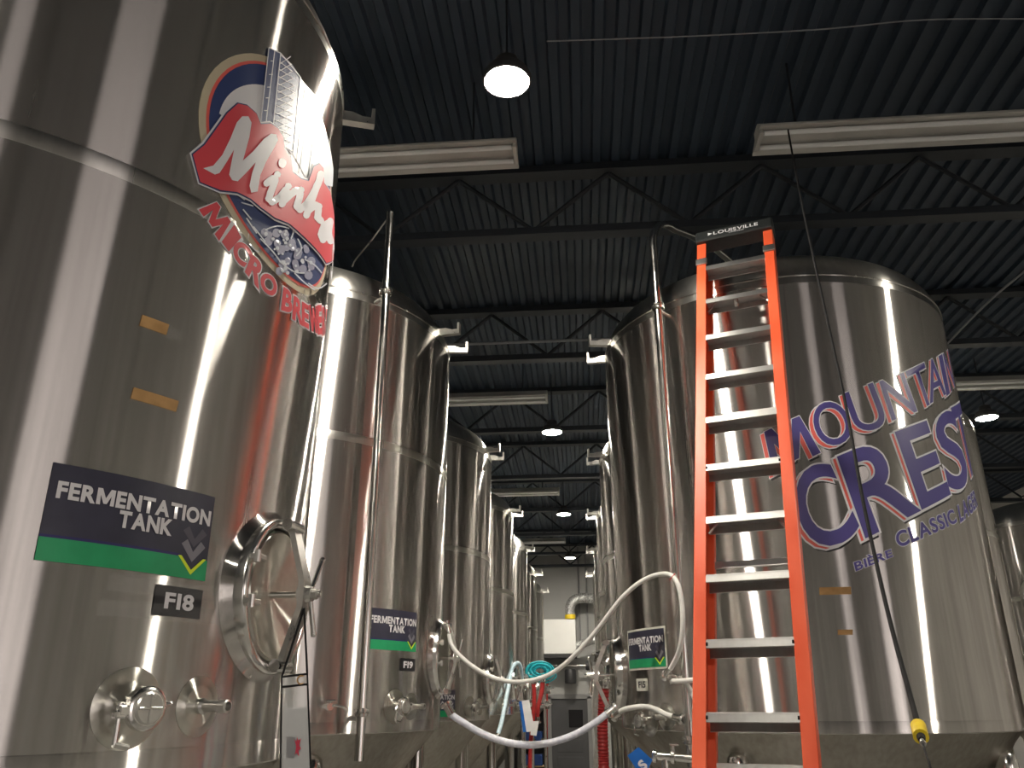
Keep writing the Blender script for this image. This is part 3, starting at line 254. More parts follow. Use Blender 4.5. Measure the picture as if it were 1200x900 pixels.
D_HOPS = [[(-0.135, 3.359), (-0.138, 3.349), (-0.149, 3.339), (-0.162, 3.331), (-0.174, 3.33), (-0.179, 3.335), (-0.177, 3.345), (-0.167, 3.355), (-0.153, 3.362), (-0.141, 3.364)], [(-0.129, 3.329), (-0.131, 3.324), (-0.137, 3.318), (-0.145, 3.314), (-0.151, 3.313), (-0.155, 3.316), (-0.153, 3.321), (-0.147, 3.327), (-0.14, 3.331), (-0.133, 3.332)], [(-0.3, 3.355), (-0.302, 3.348), (-0.309, 3.34), (-0.317, 3.335), (-0.325, 3.335), (-0.328, 3.34), (-0.327, 3.347), (-0.321, 3.355), (-0.312, 3.36), (-0.304, 3.36)], [(-0.262, 3.408), (-0.263, 3.404), (-0.267, 3.4), (-0.272, 3.397), (-0.276, 3.397), (-0.278, 3.399), (-0.277, 3.403), (-0.273, 3.407), (-0.269, 3.41), (-0.264, 3.41)], [(-0.166, 3.419), (-0.169, 3.408), (-0.181, 3.395), (-0.196, 3.386), (-0.209, 3.385), (-0.216, 3.391), (-0.213, 3.402), (-0.202, 3.415), (-0.187, 3.424), (-0.173, 3.425)], [(-0.229, 3.429), (-0.23, 3.424), (-0.234, 3.42), (-0.24, 3.416), (-0.244, 3.416), (-0.246, 3.418), (-0.246, 3.423), (-0.242, 3.427), (-0.236, 3.431), (-0.231, 3.431)], [(-0.246, 3.35), (-0.249, 3.34), (-0.257, 3.331), (-0.268, 3.325), (-0.277, 3.325), (-0.282, 3.33), (-0.279, 3.339), (-0.272, 3.348), (-0.261, 3.354), (-0.251, 3.355)], [(-0.15, 3.399), (-0.151, 3.396), (-0.155, 3.392), (-0.16, 3.389), (-0.164, 3.389), (-0.166, 3.39), (-0.165, 3.394), (-0.161, 3.398), (-0.156, 3.4), (-0.152, 3.401)], [(-0.126, 3.351), (-0.129, 3.341), (-0.14, 3.331), (-0.154, 3.323), (-0.166, 3.322), (-0.171, 3.327), (-0.168, 3.336), (-0.159, 3.347), (-0.145, 3.354), (-0.132, 3.356)], [(-0.265, 3.344), (-0.267, 3.339), (-0.271, 3.333), (-0.277, 3.33), (-0.282, 3.33), (-0.285, 3.333), (-0.284, 3.338), (-0.279, 3.343), (-0.273, 3.346), (-0.268, 3.347)], [(0.01, 3.447), (0.004, 3.432), (-0.016, 3.414), (-0.041, 3.4), (-0.061, 3.396), (-0.07, 3.402), (-0.066, 3.416), (-0.048, 3.432), (-0.024, 3.446), (-0.001, 3.452)], [(-0.117, 3.43), (-0.118, 3.426), (-0.121, 3.423), (-0.126, 3.42), (-0.131, 3.419), (-0.133, 3.421), (-0.132, 3.424), (-0.128, 3.428), (-0.123, 3.431), (-0.119, 3.432)], [(-0.128, 3.39), (-0.131, 3.38), (-0.142, 3.369), (-0.156, 3.361), (-0.169, 3.359), (-0.174, 3.365), (-0.172, 3.374), (-0.161, 3.385), (-0.147, 3.393), (-0.134, 3.395)], [(-0.265, 3.341), (-0.266, 3.337), (-0.269, 3.333), (-0.274, 3.33), (-0.278, 3.33), (-0.28, 3.332), (-0.279, 3.336), (-0.276, 3.34), (-0.271, 3.343), (-0.267, 3.343)], [(-0.257, 3.365), (-0.26, 3.355), (-0.268, 3.345), (-0.28, 3.339), (-0.29, 3.338), (-0.295, 3.344), (-0.293, 3.354), (-0.284, 3.364), (-0.273, 3.37), (-0.262, 3.371)], [(-0.077, 3.414), (-0.078, 3.41), (-0.083, 3.405), (-0.089, 3.402), (-0.095, 3.401), (-0.097, 3.403), (-0.096, 3.407), (-0.091, 3.411), (-0.085, 3.415), (-0.079, 3.416)], [(-0.238, 3.347), (-0.24, 3.338), (-0.248, 3.329), (-0.259, 3.324), (-0.268, 3.323), (-0.272, 3.328), (-0.27, 3.337), (-0.263, 3.346), (-0.252, 3.352), (-0.243, 3.352)], [(-0.259, 3.325), (-0.26, 3.322), (-0.263, 3.319), (-0.266, 3.317), (-0.27, 3.317), (-0.271, 3.319), (-0.27, 3.322), (-0.268, 3.325), (-0.264, 3.327), (-0.261, 3.327)], [(-0.197, 3.387), (-0.2, 3.375), (-0.211, 3.363), (-0.225, 3.355), (-0.238, 3.354), (-0.243, 3.36), (-0.241, 3.372), (-0.231, 3.384), (-0.216, 3.392), (-0.203, 3.393)], [(-0.093, 3.386), (-0.094, 3.381), (-0.1, 3.375), (-0.108, 3.371), (-0.114, 3.37), (-0.117, 3.372), (-0.116, 3.377), (-0.11, 3.383), (-0.102, 3.387), (-0.096, 3.388)], [(-0.187, 3.338), (-0.19, 3.328), (-0.199, 3.318), (-0.212, 3.311), (-0.222, 3.311), (-0.228, 3.316), (-0.225, 3.325), (-0.216, 3.335), (-0.204, 3.342), (-0.193, 3.343)], [(-0.195, 3.394), (-0.196, 3.39), (-0.2, 3.386), (-0.206, 3.383), (-0.21, 3.382), (-0.213, 3.384), (-0.212, 3.388), (-0.208, 3.393), (-0.202, 3.396), (-0.198, 3.396)], [(-0.301, 3.349), (-0.304, 3.337), (-0.314, 3.325), (-0.327, 3.317), (-0.339, 3.317), (-0.344, 3.325), (-0.342, 3.337), (-0.332, 3.348), (-0.319, 3.356), (-0.307, 3.356)], [(-0.229, 3.311), (-0.23, 3.307), (-0.234, 3.302), (-0.24, 3.299), (-0.245, 3.299), (-0.247, 3.301), (-0.246, 3.306), (-0.242, 3.31), (-0.236, 3.313), (-0.231, 3.314)], [(-0.117, 3.412), (-0.121, 3.4), (-0.134, 3.387), (-0.15, 3.378), (-0.164, 3.376), (-0.17, 3.382), (-0.167, 3.393), (-0.155, 3.405), (-0.139, 3.415), (-0.125, 3.417)], [(-0.334, 3.359), (-0.335, 3.356), (-0.337, 3.353), (-0.341, 3.351), (-0.344, 3.351), (-0.345, 3.353), (-0.345, 3.356), (-0.342, 3.359), (-0.339, 3.361), (-0.336, 3.361)], [(-0.306, 3.371), (-0.308, 3.362), (-0.315, 3.354), (-0.324, 3.349), (-0.331, 3.349), (-0.335, 3.354), (-0.333, 3.362), (-0.327, 3.37), (-0.318, 3.375), (-0.31, 3.375)], [(-0.215, 3.407), (-0.217, 3.402), (-0.222, 3.396), (-0.228, 3.392), (-0.234, 3.392), (-0.237, 3.395), (-0.236, 3.4), (-0.231, 3.406), (-0.224, 3.41), (-0.218, 3.41)], [(-0.118, 3.399), (-0.122, 3.387), (-0.135, 3.373), (-0.152, 3.364), (-0.167, 3.362), (-0.173, 3.368), (-0.17, 3.38), (-0.158, 3.393), (-0.141, 3.402), (-0.126, 3.405)], [(-0.19, 3.291), (-0.191, 3.286), (-0.196, 3.281), (-0.203, 3.277), (-0.209, 3.277), (-0.211, 3.28), (-0.21, 3.285), (-0.205, 3.29), (-0.199, 3.293), (-0.193, 3.294)], [(-0.113, 3.413), (-0.117, 3.4), (-0.131, 3.386), (-0.149, 3.376), (-0.164, 3.374), (-0.172, 3.38), (-0.168, 3.392), (-0.155, 3.406), (-0.137, 3.417), (-0.121, 3.419)], [(-0.097, 3.389), (-0.098, 3.384), (-0.105, 3.377), (-0.113, 3.373), (-0.121, 3.371), (-0.124, 3.374), (-0.122, 3.38), (-0.116, 3.386), (-0.108, 3.391), (-0.1, 3.392)], [(-0.159, 3.407), (-0.162, 3.396), (-0.174, 3.384), (-0.188, 3.376), (-0.201, 3.375), (-0.207, 3.381), (-0.204, 3.391), (-0.194, 3.403), (-0.179, 3.411), (-0.166, 3.413)], [(-0.294, 3.362), (-0.295, 3.357), (-0.299, 3.353), (-0.304, 3.35), (-0.308, 3.35), (-0.311, 3.352), (-0.31, 3.357), (-0.306, 3.361), (-0.301, 3.364), (-0.296, 3.364)], [(-0.005, 3.382), (-0.01, 3.368), (-0.029, 3.351), (-0.052, 3.339), (-0.072, 3.335), (-0.08, 3.341), (-0.076, 3.354), (-0.06, 3.37), (-0.037, 3.382), (-0.015, 3.387)], [(-0.232, 3.415), (-0.233, 3.411), (-0.237, 3.406), (-0.242, 3.403), (-0.247, 3.403), (-0.249, 3.405), (-0.248, 3.41), (-0.244, 3.414), (-0.239, 3.417), (-0.234, 3.417)], [(0.007, 3.424), (0.003, 3.411), (-0.014, 3.397), (-0.035, 3.385), (-0.052, 3.381), (-0.06, 3.386), (-0.056, 3.398), (-0.041, 3.412), (-0.021, 3.423), (-0.002, 3.428)], [(-0.238, 3.389), (-0.239, 3.386), (-0.242, 3.382), (-0.246, 3.38), (-0.25, 3.379), (-0.251, 3.381), (-0.251, 3.385), (-0.248, 3.388), (-0.243, 3.39), (-0.24, 3.391)], [(-0.227, 3.277), (-0.23, 3.267), (-0.24, 3.256), (-0.253, 3.249), (-0.264, 3.249), (-0.269, 3.255), (-0.267, 3.266), (-0.258, 3.276), (-0.244, 3.283), (-0.233, 3.284)], [(-0.283, 3.329), (-0.284, 3.327), (-0.286, 3.324), (-0.29, 3.322), (-0.293, 3.322), (-0.294, 3.323), (-0.293, 3.326), (-0.291, 3.329), (-0.288, 3.331), (-0.285, 3.331)], [(-0.216, 3.312), (-0.218, 3.301), (-0.229, 3.289), (-0.242, 3.282), (-0.254, 3.282), (-0.259, 3.288), (-0.257, 3.299), (-0.247, 3.31), (-0.234, 3.317), (-0.222, 3.318)], [(-0.223, 3.387), (-0.224, 3.383), (-0.229, 3.378), (-0.234, 3.375), (-0.239, 3.374), (-0.242, 3.377), (-0.241, 3.381), (-0.236, 3.386), (-0.231, 3.389), (-0.226, 3.39)], [(-0.058, 3.453), (-0.061, 3.444), (-0.072, 3.433), (-0.087, 3.425), (-0.099, 3.422), (-0.104, 3.426), (-0.102, 3.435), (-0.091, 3.446), (-0.077, 3.454), (-0.064, 3.457)], [(-0.332, 3.359), (-0.333, 3.354), (-0.337, 3.349), (-0.342, 3.346), (-0.347, 3.346), (-0.349, 3.349), (-0.348, 3.354), (-0.344, 3.359), (-0.339, 3.362), (-0.334, 3.362)], [(-0.12, 3.344), (-0.123, 3.335), (-0.133, 3.325), (-0.146, 3.318), (-0.157, 3.317), (-0.163, 3.321), (-0.16, 3.33), (-0.151, 3.34), (-0.138, 3.347), (-0.126, 3.349)], [(-0.221, 3.315), (-0.222, 3.31), (-0.227, 3.305), (-0.233, 3.302), (-0.239, 3.301), (-0.241, 3.304), (-0.24, 3.309), (-0.236, 3.314), (-0.229, 3.318), (-0.223, 3.318)], [(-0.265, 3.401), (-0.267, 3.389), (-0.278, 3.376), (-0.291, 3.369), (-0.303, 3.368), (-0.309, 3.375), (-0.306, 3.387), (-0.297, 3.399), (-0.283, 3.407), (-0.271, 3.408)], [(-0.211, 3.312), (-0.212, 3.309), (-0.215, 3.305), (-0.219, 3.303), (-0.223, 3.303), (-0.225, 3.305), (-0.224, 3.308), (-0.221, 3.311), (-0.217, 3.314), (-0.213, 3.314)], [(-0.064, 3.374), (-0.069, 3.361), (-0.084, 3.347), (-0.103, 3.337), (-0.119, 3.334), (-0.127, 3.34), (-0.123, 3.352), (-0.109, 3.366), (-0.09, 3.376), (-0.073, 3.38)], [(-0.197, 3.322), (-0.198, 3.319), (-0.201, 3.316), (-0.205, 3.313), (-0.209, 3.313), (-0.211, 3.315), (-0.21, 3.318), (-0.207, 3.322), (-0.202, 3.324), (-0.199, 3.324)], [(-0.228, 3.359), (-0.231, 3.347), (-0.242, 3.335), (-0.257, 3.327), (-0.269, 3.326), (-0.275, 3.333), (-0.272, 3.345), (-0.262, 3.357), (-0.247, 3.365), (-0.234, 3.366)], [(-0.222, 3.282), (-0.224, 3.277), (-0.228, 3.272), (-0.234, 3.269), (-0.24, 3.269), (-0.242, 3.272), (-0.241, 3.276), (-0.236, 3.281), (-0.23, 3.284), (-0.225, 3.285)], [(-0.063, 3.463), (-0.066, 3.453), (-0.078, 3.441), (-0.093, 3.432), (-0.106, 3.43), (-0.112, 3.434), (-0.109, 3.444), (-0.098, 3.455), (-0.083, 3.464), (-0.069, 3.467)], [(-0.208, 3.299), (-0.209, 3.293), (-0.214, 3.288), (-0.221, 3.284), (-0.227, 3.284), (-0.23, 3.287), (-0.228, 3.292), (-0.224, 3.298), (-0.217, 3.301), (-0.211, 3.302)], [(-0.127, 3.404), (-0.13, 3.395), (-0.141, 3.384), (-0.155, 3.376), (-0.167, 3.374), (-0.172, 3.379), (-0.17, 3.389), (-0.16, 3.4), (-0.146, 3.407), (-0.133, 3.409)], [(-0.036, 3.384), (-0.037, 3.38), (-0.042, 3.376), (-0.048, 3.373), (-0.053, 3.372), (-0.056, 3.373), (-0.054, 3.377), (-0.05, 3.381), (-0.044, 3.384), (-0.039, 3.385)], [(-0.199, 3.303), (-0.202, 3.291), (-0.214, 3.279), (-0.229, 3.271), (-0.242, 3.27), (-0.248, 3.277), (-0.245, 3.288), (-0.234, 3.3), (-0.219, 3.308), (-0.206, 3.309)], [(-0.261, 3.365), (-0.261, 3.361), (-0.265, 3.357), (-0.27, 3.355), (-0.274, 3.355), (-0.276, 3.357), (-0.275, 3.361), (-0.271, 3.365), (-0.267, 3.367), (-0.263, 3.368)], [(-0.216, 3.423), (-0.219, 3.411), (-0.231, 3.398), (-0.245, 3.39), (-0.258, 3.389), (-0.264, 3.396), (-0.261, 3.407), (-0.251, 3.42), (-0.236, 3.429), (-0.223, 3.43)], [(-0.144, 3.342), (-0.145, 3.339), (-0.149, 3.335), (-0.154, 3.332), (-0.159, 3.331), (-0.161, 3.333), (-0.16, 3.337), (-0.156, 3.341), (-0.151, 3.344), (-0.147, 3.344)], [(0.012, 3.433), (0.008, 3.422), (-0.008, 3.408), (-0.028, 3.397), (-0.044, 3.393), (-0.052, 3.398), (-0.048, 3.408), (-0.034, 3.422), (-0.014, 3.433), (0.004, 3.437)], [(-0.021, 3.424), (-0.023, 3.419), (-0.03, 3.411), (-0.04, 3.406), (-0.049, 3.404), (-0.053, 3.406), (-0.051, 3.412), (-0.044, 3.419), (-0.034, 3.424), (-0.025, 3.427)], [(-0.326, 3.367), (-0.329, 3.356), (-0.337, 3.345), (-0.349, 3.338), (-0.359, 3.339), (-0.364, 3.345), (-0.362, 3.356), (-0.354, 3.367), (-0.342, 3.373), (-0.332, 3.373)], [(-0.236, 3.338), (-0.237, 3.334), (-0.24, 3.331), (-0.244, 3.329), (-0.247, 3.329), (-0.249, 3.33), (-0.248, 3.334), (-0.245, 3.337), (-0.241, 3.339), (-0.238, 3.34)]]
D_BARLEY = [[(-0.488, 3.415), (-0.476, 3.414), (-0.464, 3.413), (-0.451, 3.412), (-0.449, 3.417), (-0.461, 3.418), (-0.474, 3.419), (-0.486, 3.42)], [(-0.463, 3.396), (-0.446, 3.401), (-0.429, 3.407), (-0.412, 3.413), (-0.411, 3.418), (-0.429, 3.412), (-0.445, 3.406), (-0.462, 3.4)], [(-0.454, 3.377), (-0.441, 3.372), (-0.427, 3.367), (-0.413, 3.363), (-0.41, 3.368), (-0.423, 3.372), (-0.437, 3.377), (-0.45, 3.382)], [(-0.436, 3.356), (-0.419, 3.347), (-0.402, 3.338), (-0.384, 3.33), (-0.38, 3.335), (-0.398, 3.343), (-0.415, 3.352), (-0.432, 3.361)], [(-0.403, 3.344), (-0.383, 3.337), (-0.362, 3.33), (-0.341, 3.323), (-0.336, 3.328), (-0.358, 3.335), (-0.378, 3.342), (-0.399, 3.349)], [(-0.366, 3.321), (-0.342, 3.317), (-0.319, 3.314), (-0.297, 3.31), (-0.28, 3.306), (-0.265, 3.301), (-0.25, 3.296), (-0.245, 3.302), (-0.26, 3.307), (-0.275, 3.311), (-0.293, 3.316), (-0.315, 3.319), (-0.339, 3.323), (-0.362, 3.326)], [(-0.408, 3.28), (-0.402, 3.277), (-0.396, 3.274), (-0.39, 3.272), (-0.382, 3.271), (-0.374, 3.271), (-0.366, 3.271), (-0.363, 3.277), (-0.371, 3.276), (-0.379, 3.276), (-0.386, 3.277), (-0.392, 3.279), (-0.398, 3.282), (-0.404, 3.285)], [(-0.344, 3.364), (-0.326, 3.381), (-0.307, 3.397), (-0.288, 3.412), (-0.267, 3.423), (-0.244, 3.433), (-0.22, 3.442), (-0.219, 3.448), (-0.243, 3.438), (-0.267, 3.428), (-0.289, 3.416), (-0.309, 3.401), (-0.329, 3.384), (-0.347, 3.367)], [(-0.227, 3.463), (-0.215, 3.46), (-0.204, 3.457), (-0.198, 3.451), (-0.197, 3.441), (-0.201, 3.428), (-0.206, 3.414), (-0.199, 3.416), (-0.193, 3.431), (-0.189, 3.445), (-0.189, 3.456), (-0.197, 3.463), (-0.209, 3.467), (-0.221, 3.469)], [(-0.186, 3.449), (-0.163, 3.461), (-0.14, 3.472), (-0.116, 3.479), (-0.091, 3.483), (-0.064, 3.483), (-0.035, 3.484), (-0.026, 3.493), (-0.056, 3.492), (-0.084, 3.491), (-0.111, 3.487), (-0.137, 3.478), (-0.162, 3.466), (-0.185, 3.455)], [(-0.095, 3.394), (-0.065, 3.403), (-0.034, 3.414), (-0.003, 3.422), (0.026, 3.429), (0.056, 3.434), (0.089, 3.44), (0.102, 3.451), (0.068, 3.444), (0.036, 3.438), (0.004, 3.431), (-0.029, 3.421), (-0.061, 3.41), (-0.091, 3.4)], [(-0.16, 3.305), (-0.134, 3.306), (-0.106, 3.308), (-0.077, 3.311), (-0.045, 3.317), (-0.011, 3.325), (0.026, 3.336), (0.033, 3.344), (-0.005, 3.333), (-0.04, 3.324), (-0.071, 3.318), (-0.1, 3.314), (-0.128, 3.313), (-0.155, 3.312)], [(-0.249, 3.296), (-0.221, 3.298), (-0.192, 3.302), (-0.162, 3.308), (-0.135, 3.319), (-0.108, 3.332), (-0.081, 3.347), (-0.082, 3.351), (-0.109, 3.337), (-0.134, 3.324), (-0.16, 3.314), (-0.188, 3.308), (-0.217, 3.304), (-0.246, 3.302)], [(-0.162, 3.438), (-0.148, 3.433), (-0.135, 3.427), (-0.13, 3.419), (-0.135, 3.406), (-0.147, 3.391), (-0.161, 3.374), (-0.154, 3.374), (-0.14, 3.391), (-0.127, 3.409), (-0.12, 3.424), (-0.127, 3.433), (-0.14, 3.439), (-0.154, 3.444)], [(-0.047, 3.325), (-0.013, 3.334), (0.024, 3.345), (0.066, 3.363), (0.111, 3.39), (0.157, 3.423), (0.213, 3.462), (0.192, 3.456), (0.141, 3.419), (0.101, 3.39), (0.065, 3.368), (0.029, 3.352), (-0.008, 3.341), (-0.042, 3.332)]]
D_MICRO = [('M', [(-0.55, 3.347), (-0.493, 3.313), (-0.524, 3.236), (-0.6, 3.294)]), ('I', [(-0.47, 3.302), (-0.451, 3.288), (-0.487, 3.223), (-0.504, 3.233)]), ('C', [(-0.447, 3.278), (-0.386, 3.259), (-0.419, 3.194), (-0.472, 3.214)]), ('R', [(-0.385, 3.251), (-0.324, 3.243), (-0.345, 3.162), (-0.404, 3.184)]), ('O', [(-0.33, 3.224), (-0.251, 3.231), (-0.254, 3.167), (-0.333, 3.162)]), ('B', [(-0.207, 3.225), (-0.155, 3.232), (-0.144, 3.167), (-0.207, 3.149)]), ('R', [(-0.135, 3.229), (-0.08, 3.24), (-0.055, 3.164), (-0.13, 3.152)]), ('E', [(-0.069, 3.239), (-0.016, 3.252), (0.009, 3.18), (-0.052, 3.166)]), ('W', [(-0.008, 3.258), (0.079, 3.296), (0.138, 3.22), (0.023, 3.181)]), ('E', [(0.09, 3.303), (0.15, 3.334), (0.203, 3.25), (0.135, 3.217)]), ('R', [(0.175, 3.338), (0.235, 3.369), (0.288, 3.285), (0.22, 3.252)]), ('Y', [(0.265, 3.383), (0.325, 3.414), (0.378, 3.33), (0.31, 3.297)])]
D_BIG = [('M', [(-2.234, 3.408), (-2.03, 3.486), (-1.942, 3.262), (-2.209, 3.148)]), ('O', [(-1.975, 3.535), (-1.785, 3.588), (-1.725, 3.344), (-1.933, 3.275)]), ('U', [(-1.764, 3.613), (-1.574, 3.689), (-1.514, 3.426), (-1.721, 3.372)]), ('N', [(-1.527, 3.7), (-1.341, 3.778), (-1.288, 3.541), (-1.488, 3.462)]), ('T', [(-1.321, 3.787), (-1.136, 3.879), (-1.099, 3.634), (-1.256, 3.557)]), ('A', [(-1.125, 3.889), (-0.951, 3.96), (-0.942, 3.716), (-1.157, 3.61)]), ('I', [(-0.935, 3.97), (-0.868, 4.004), (-0.874, 3.738), (-0.934, 3.706)]), ('N', [(-0.849, 4.012), (-0.684, 4.091), (-0.711, 3.831), (-0.842, 3.758)]), ('C', [(-2.138, 3.119), (-1.908, 3.214), (-1.789, 2.81), (-2.061, 2.683)]), ('R', [(-1.845, 3.229), (-1.535, 3.355), (-1.421, 2.939), (-1.76, 2.786)]), ('E', [(-1.473, 3.385), (-1.225, 3.481), (-1.139, 3.063), (-1.387, 2.956)]), ('S', [(-1.152, 3.519), (-0.861, 3.633), (-0.849, 3.173), (-1.126, 3.071)]), ('T', [(-0.903, 3.624), (-0.644, 3.731), (-0.65, 3.293), (-0.854, 3.189)])]
D_SMALL = [('BIÈRE', [(-1.849, 2.654), (-1.635, 2.724), (-1.63, 2.676), (-1.844, 2.598)]), ('CLASSIC', [(-1.595, 2.803), (-1.135, 2.968), (-1.117, 2.898), (-1.584, 2.725)]), ('LAGER', [(-1.077, 2.995), (-0.77, 3.139), (-0.765, 3.045), (-1.081, 2.9)])]

# ------------------------------------------------------------------ the building
BACK_Y, FRONT_Y, LEFT_X, RIGHT_X, DECK_Z = 23.0, -9.0, -4.6, 9.0, 5.95
def struct(name, mb, m, label=None, smooth=0):
    o = mb.build(name, m, None, smooth); o['kind'] = 'structure'
    if label: o['label'] = label
    return o
struct('floor', MB().box(((LEFT_X+RIGHT_X)/2, (BACK_Y+.4)/2, -.1), (RIGHT_X-LEFT_X+.6, BACK_Y+.2, .2)).box(((LEFT_X+DOOR_X)/2, (FRONT_Y+.3)/2, -.1), (DOOR_X-LEFT_X+.4, .3-FRONT_Y+.4, .2)), 'concrete')
wb = struct('wall_back', MB().box(((LEFT_X+RIGHT_X)/2, BACK_Y+.1, 3.1), (RIGHT_X-LEFT_X+.4, .2, 6.2)), 'wall_grey')
struct('wall_left', MB().box((LEFT_X-.1, (BACK_Y+FRONT_Y)/2, 3.1), (.2, BACK_Y-FRONT_Y+.4, 6.2)), 'wall_grey')
wf = MB()
for x0, x1, z0, z1 in ((LEFT_X-.2, FD_X0, 0, 6.2), (FD_X1, RIGHT_X+.2, 0, 6.2), (FD_X0, FD_X1, DOOR_H, 6.2)):
    wf.box(((x0+x1)/2, FRONT_Y-.1, (z0+z1)/2), (x1-x0, .2, z1-z0))
struct('wall_front', wf, 'wall_white')
struct('wall_right', MB().box((RIGHT_X+.1, (BACK_Y+.4)/2, 3.1), (.2, BACK_Y-.4+.4, 6.2)).box(((DOOR_X+RIGHT_X)/2+.1, .3, 3.1), (RIGHT_X-DOOR_X+.2, .2, 6.2)), 'wall_white')
wr = MB()
for y0, y1, z0, z1 in ((FRONT_Y-.2, DOOR_Y0, 0, 6.2), (DOOR_Y1, .4, 0, 6.2), (DOOR_Y0, DOOR_Y1, DOOR_H, 6.2)):
    wr.box((DOOR_X+.1, (y0+y1)/2, (z0+z1)/2), (.2, y1-y0, z1-z0))
struct('wall_dock', wr, 'wall_white', 'white wall with the open loading door, right of the viewer')
fr = MB()
for y in (DOOR_Y0-.06, DOOR_Y1+.06): fr.box((DOOR_X-.02, y, DOOR_H/2), (.14, .12, DOOR_H))
fr.box((DOOR_X-.02, (DOOR_Y0+DOOR_Y1)/2, DOOR_H+.06), (.14, DOOR_Y1-DOOR_Y0+.24, .12))
struct('trim_1', fr, 'frame_grey', 'grey steel frame around the open loading door')
struct('ground_outside', MB().box((DOOR_X+10.4, -10, -.12), (20, 20.4, .2)).box((0, FRONT_Y-10.4, -.12), (18.6, 20, .2)), 'asphalt')

# ceiling: slab with profiled steel deck sheets hung below it, ribs running down the hall
ceil = struct('ceiling', MB().box(((LEFT_X+RIGHT_X)/2, (BACK_Y+FRONT_Y)/2, DECK_Z+.18), (RIGHT_X-LEFT_X+.6, BACK_Y-FRONT_Y+.6, .2)), 'deck')
SHEET, PITCH_R = .90, .15
sh = MB(); prof = []
for k in range(6):
    x = k*PITCH_R
    prof += [(x, 0), (x+.055, 0), (x+.072, .036), (x+.133, .036)]
prof.append((SHEET, 0))
V = []; F = []
for x, z in prof:
    for y in (FRONT_Y, BACK_Y): V.append((x, y, z))
for i in range(len(prof)-1): F.append((2*i, 2*i+1, 2*i+3, 2*i+2))
sh.add(V, F); sheet_me = sh.mesh('deck_sheet', 'deck', 0)
nsh = int((RIGHT_X-LEFT_X)/SHEET)+1
for i in range(nsh):
    o = put('deck_sheet', sheet_me, ceil); o.location = (LEFT_X+i*SHEET, 0, DECK_Z+random.uniform(-.006, .006))

# open-web joists across the hall
JOIST_Y = [-6.2, -3.8, -1.3, 1.1, 3.1, 5.6, 8.1, 10.6, 13.1, 15.6, 18.1, 20.6, 22.6]
LX0, LX1 = LEFT_X+.02, RIGHT_X-.02
tc_ = MB().box(((LX0+LX1)/2, 0, DECK_Z-.04), (LX1-LX0, .14, .06)).mesh('top_chord', 'joist', 0)
bc_ = MB().box(((LX0+LX1)/2, 0, DECK_Z-.60), (LX1-LX0, .12, .06)).mesh('bottom_chord', 'joist', 0)
wb_ = MB(); x = LX0+.1; k = 0
while x+.6 < LX1:
    a, b = (DECK_Z-.07, DECK_Z-.57) if k % 2 == 0 else (DECK_Z-.57, DECK_Z-.07)
    wb_.cyl((x, 0, a), (x+.6, 0, b), .018, n=6); x += .6; k += 1
wb_ = wb_.mesh('web_bars', 'joist')
ordn = ['first', 'second', 'third', 'fourth', 'fifth', 'sixth', 'seventh', 'eighth', 'ninth', 'tenth', 'eleventh', 'twelfth', 'thirteenth']
for i, y in enumerate(JOIST_Y):
    o = empty('ceiling_joist', (0, y, 0), 0, 'dark open-web ceiling joist, %s from the end wall with the grey door' % ordn[len(JOIST_Y)-1-i], 'joist', 'open-web ceiling joists')
    put('top_chord', tc_, o); put('bottom_chord', bc_, o); put('web_bars', wb_, o)
# unlit strip lights hung across the hall
def strip_light(x0, x1, y, z, label):
    o = empty('strip_light', ((x0+x1)/2, y, z), 0, label, 'strip light', 'unlit fluorescent strip lights'); L_ = x1-x0
    MB().bbox((0, 0, .05), (L_, .11, .07), .006).build('housing', 'strip_white', o, 0)
    for s in (-1, 1):
        MB().add([(-L_/2, s*.05, .02), (L_/2, s*.05, .02), (L_/2, s*.155, -.015), (-L_/2, s*.155, -.015), (-L_/2, s*.05, .03), (L_/2, s*.05, .03), (L_/2, s*.157, -.005), (-L_/2, s*.157, -.005)],
                 [(0, 1, 2, 3), (4, 7, 6, 5), (0, 4, 5, 1), (3, 2, 6, 7), (0, 3, 7, 4), (1, 5, 6, 2)]).build('reflector', 'strip_white', o, 0)
        MB().cyl((-L_/2+.03, s*.075, -.012), (L_/2-.03, s*.075, -.012), .017, n=10).build('tube', 'tube_glass', o)
    for s in (-1, 1):
        MB().bbox((s*(L_/2-.012), 0, -.005), (.024, .20, .05), .004).build('end_cap', 'strip_white', o, 0)
        MB().cyl((s*L_*.38, 0, .08), (s*L_*.38, 0, DECK_Z-z), .008, n=6).build('hanger', 'joist', o)
    return o
ROWS = [(4.56, 5.35, 'nearest'), (9.35, 5.35, 'second nearest'), (14.2, 5.35, 'third nearest'), (19.0, 5.35, 'farthest')]
for y, z, w in ROWS:
    strip_light(-2.80, -.33, y, z, 'unlit white strip light over the F-numbered left tanks, %s row' % w)
    strip_light(1.23, 3.40, y, z, 'unlit white strip light above the right tanks, %s row, inner fixture' % w)
    strip_light(3.72, 6.10, y, z, 'unlit white strip light above the right tanks, %s row, outer fixture' % w)

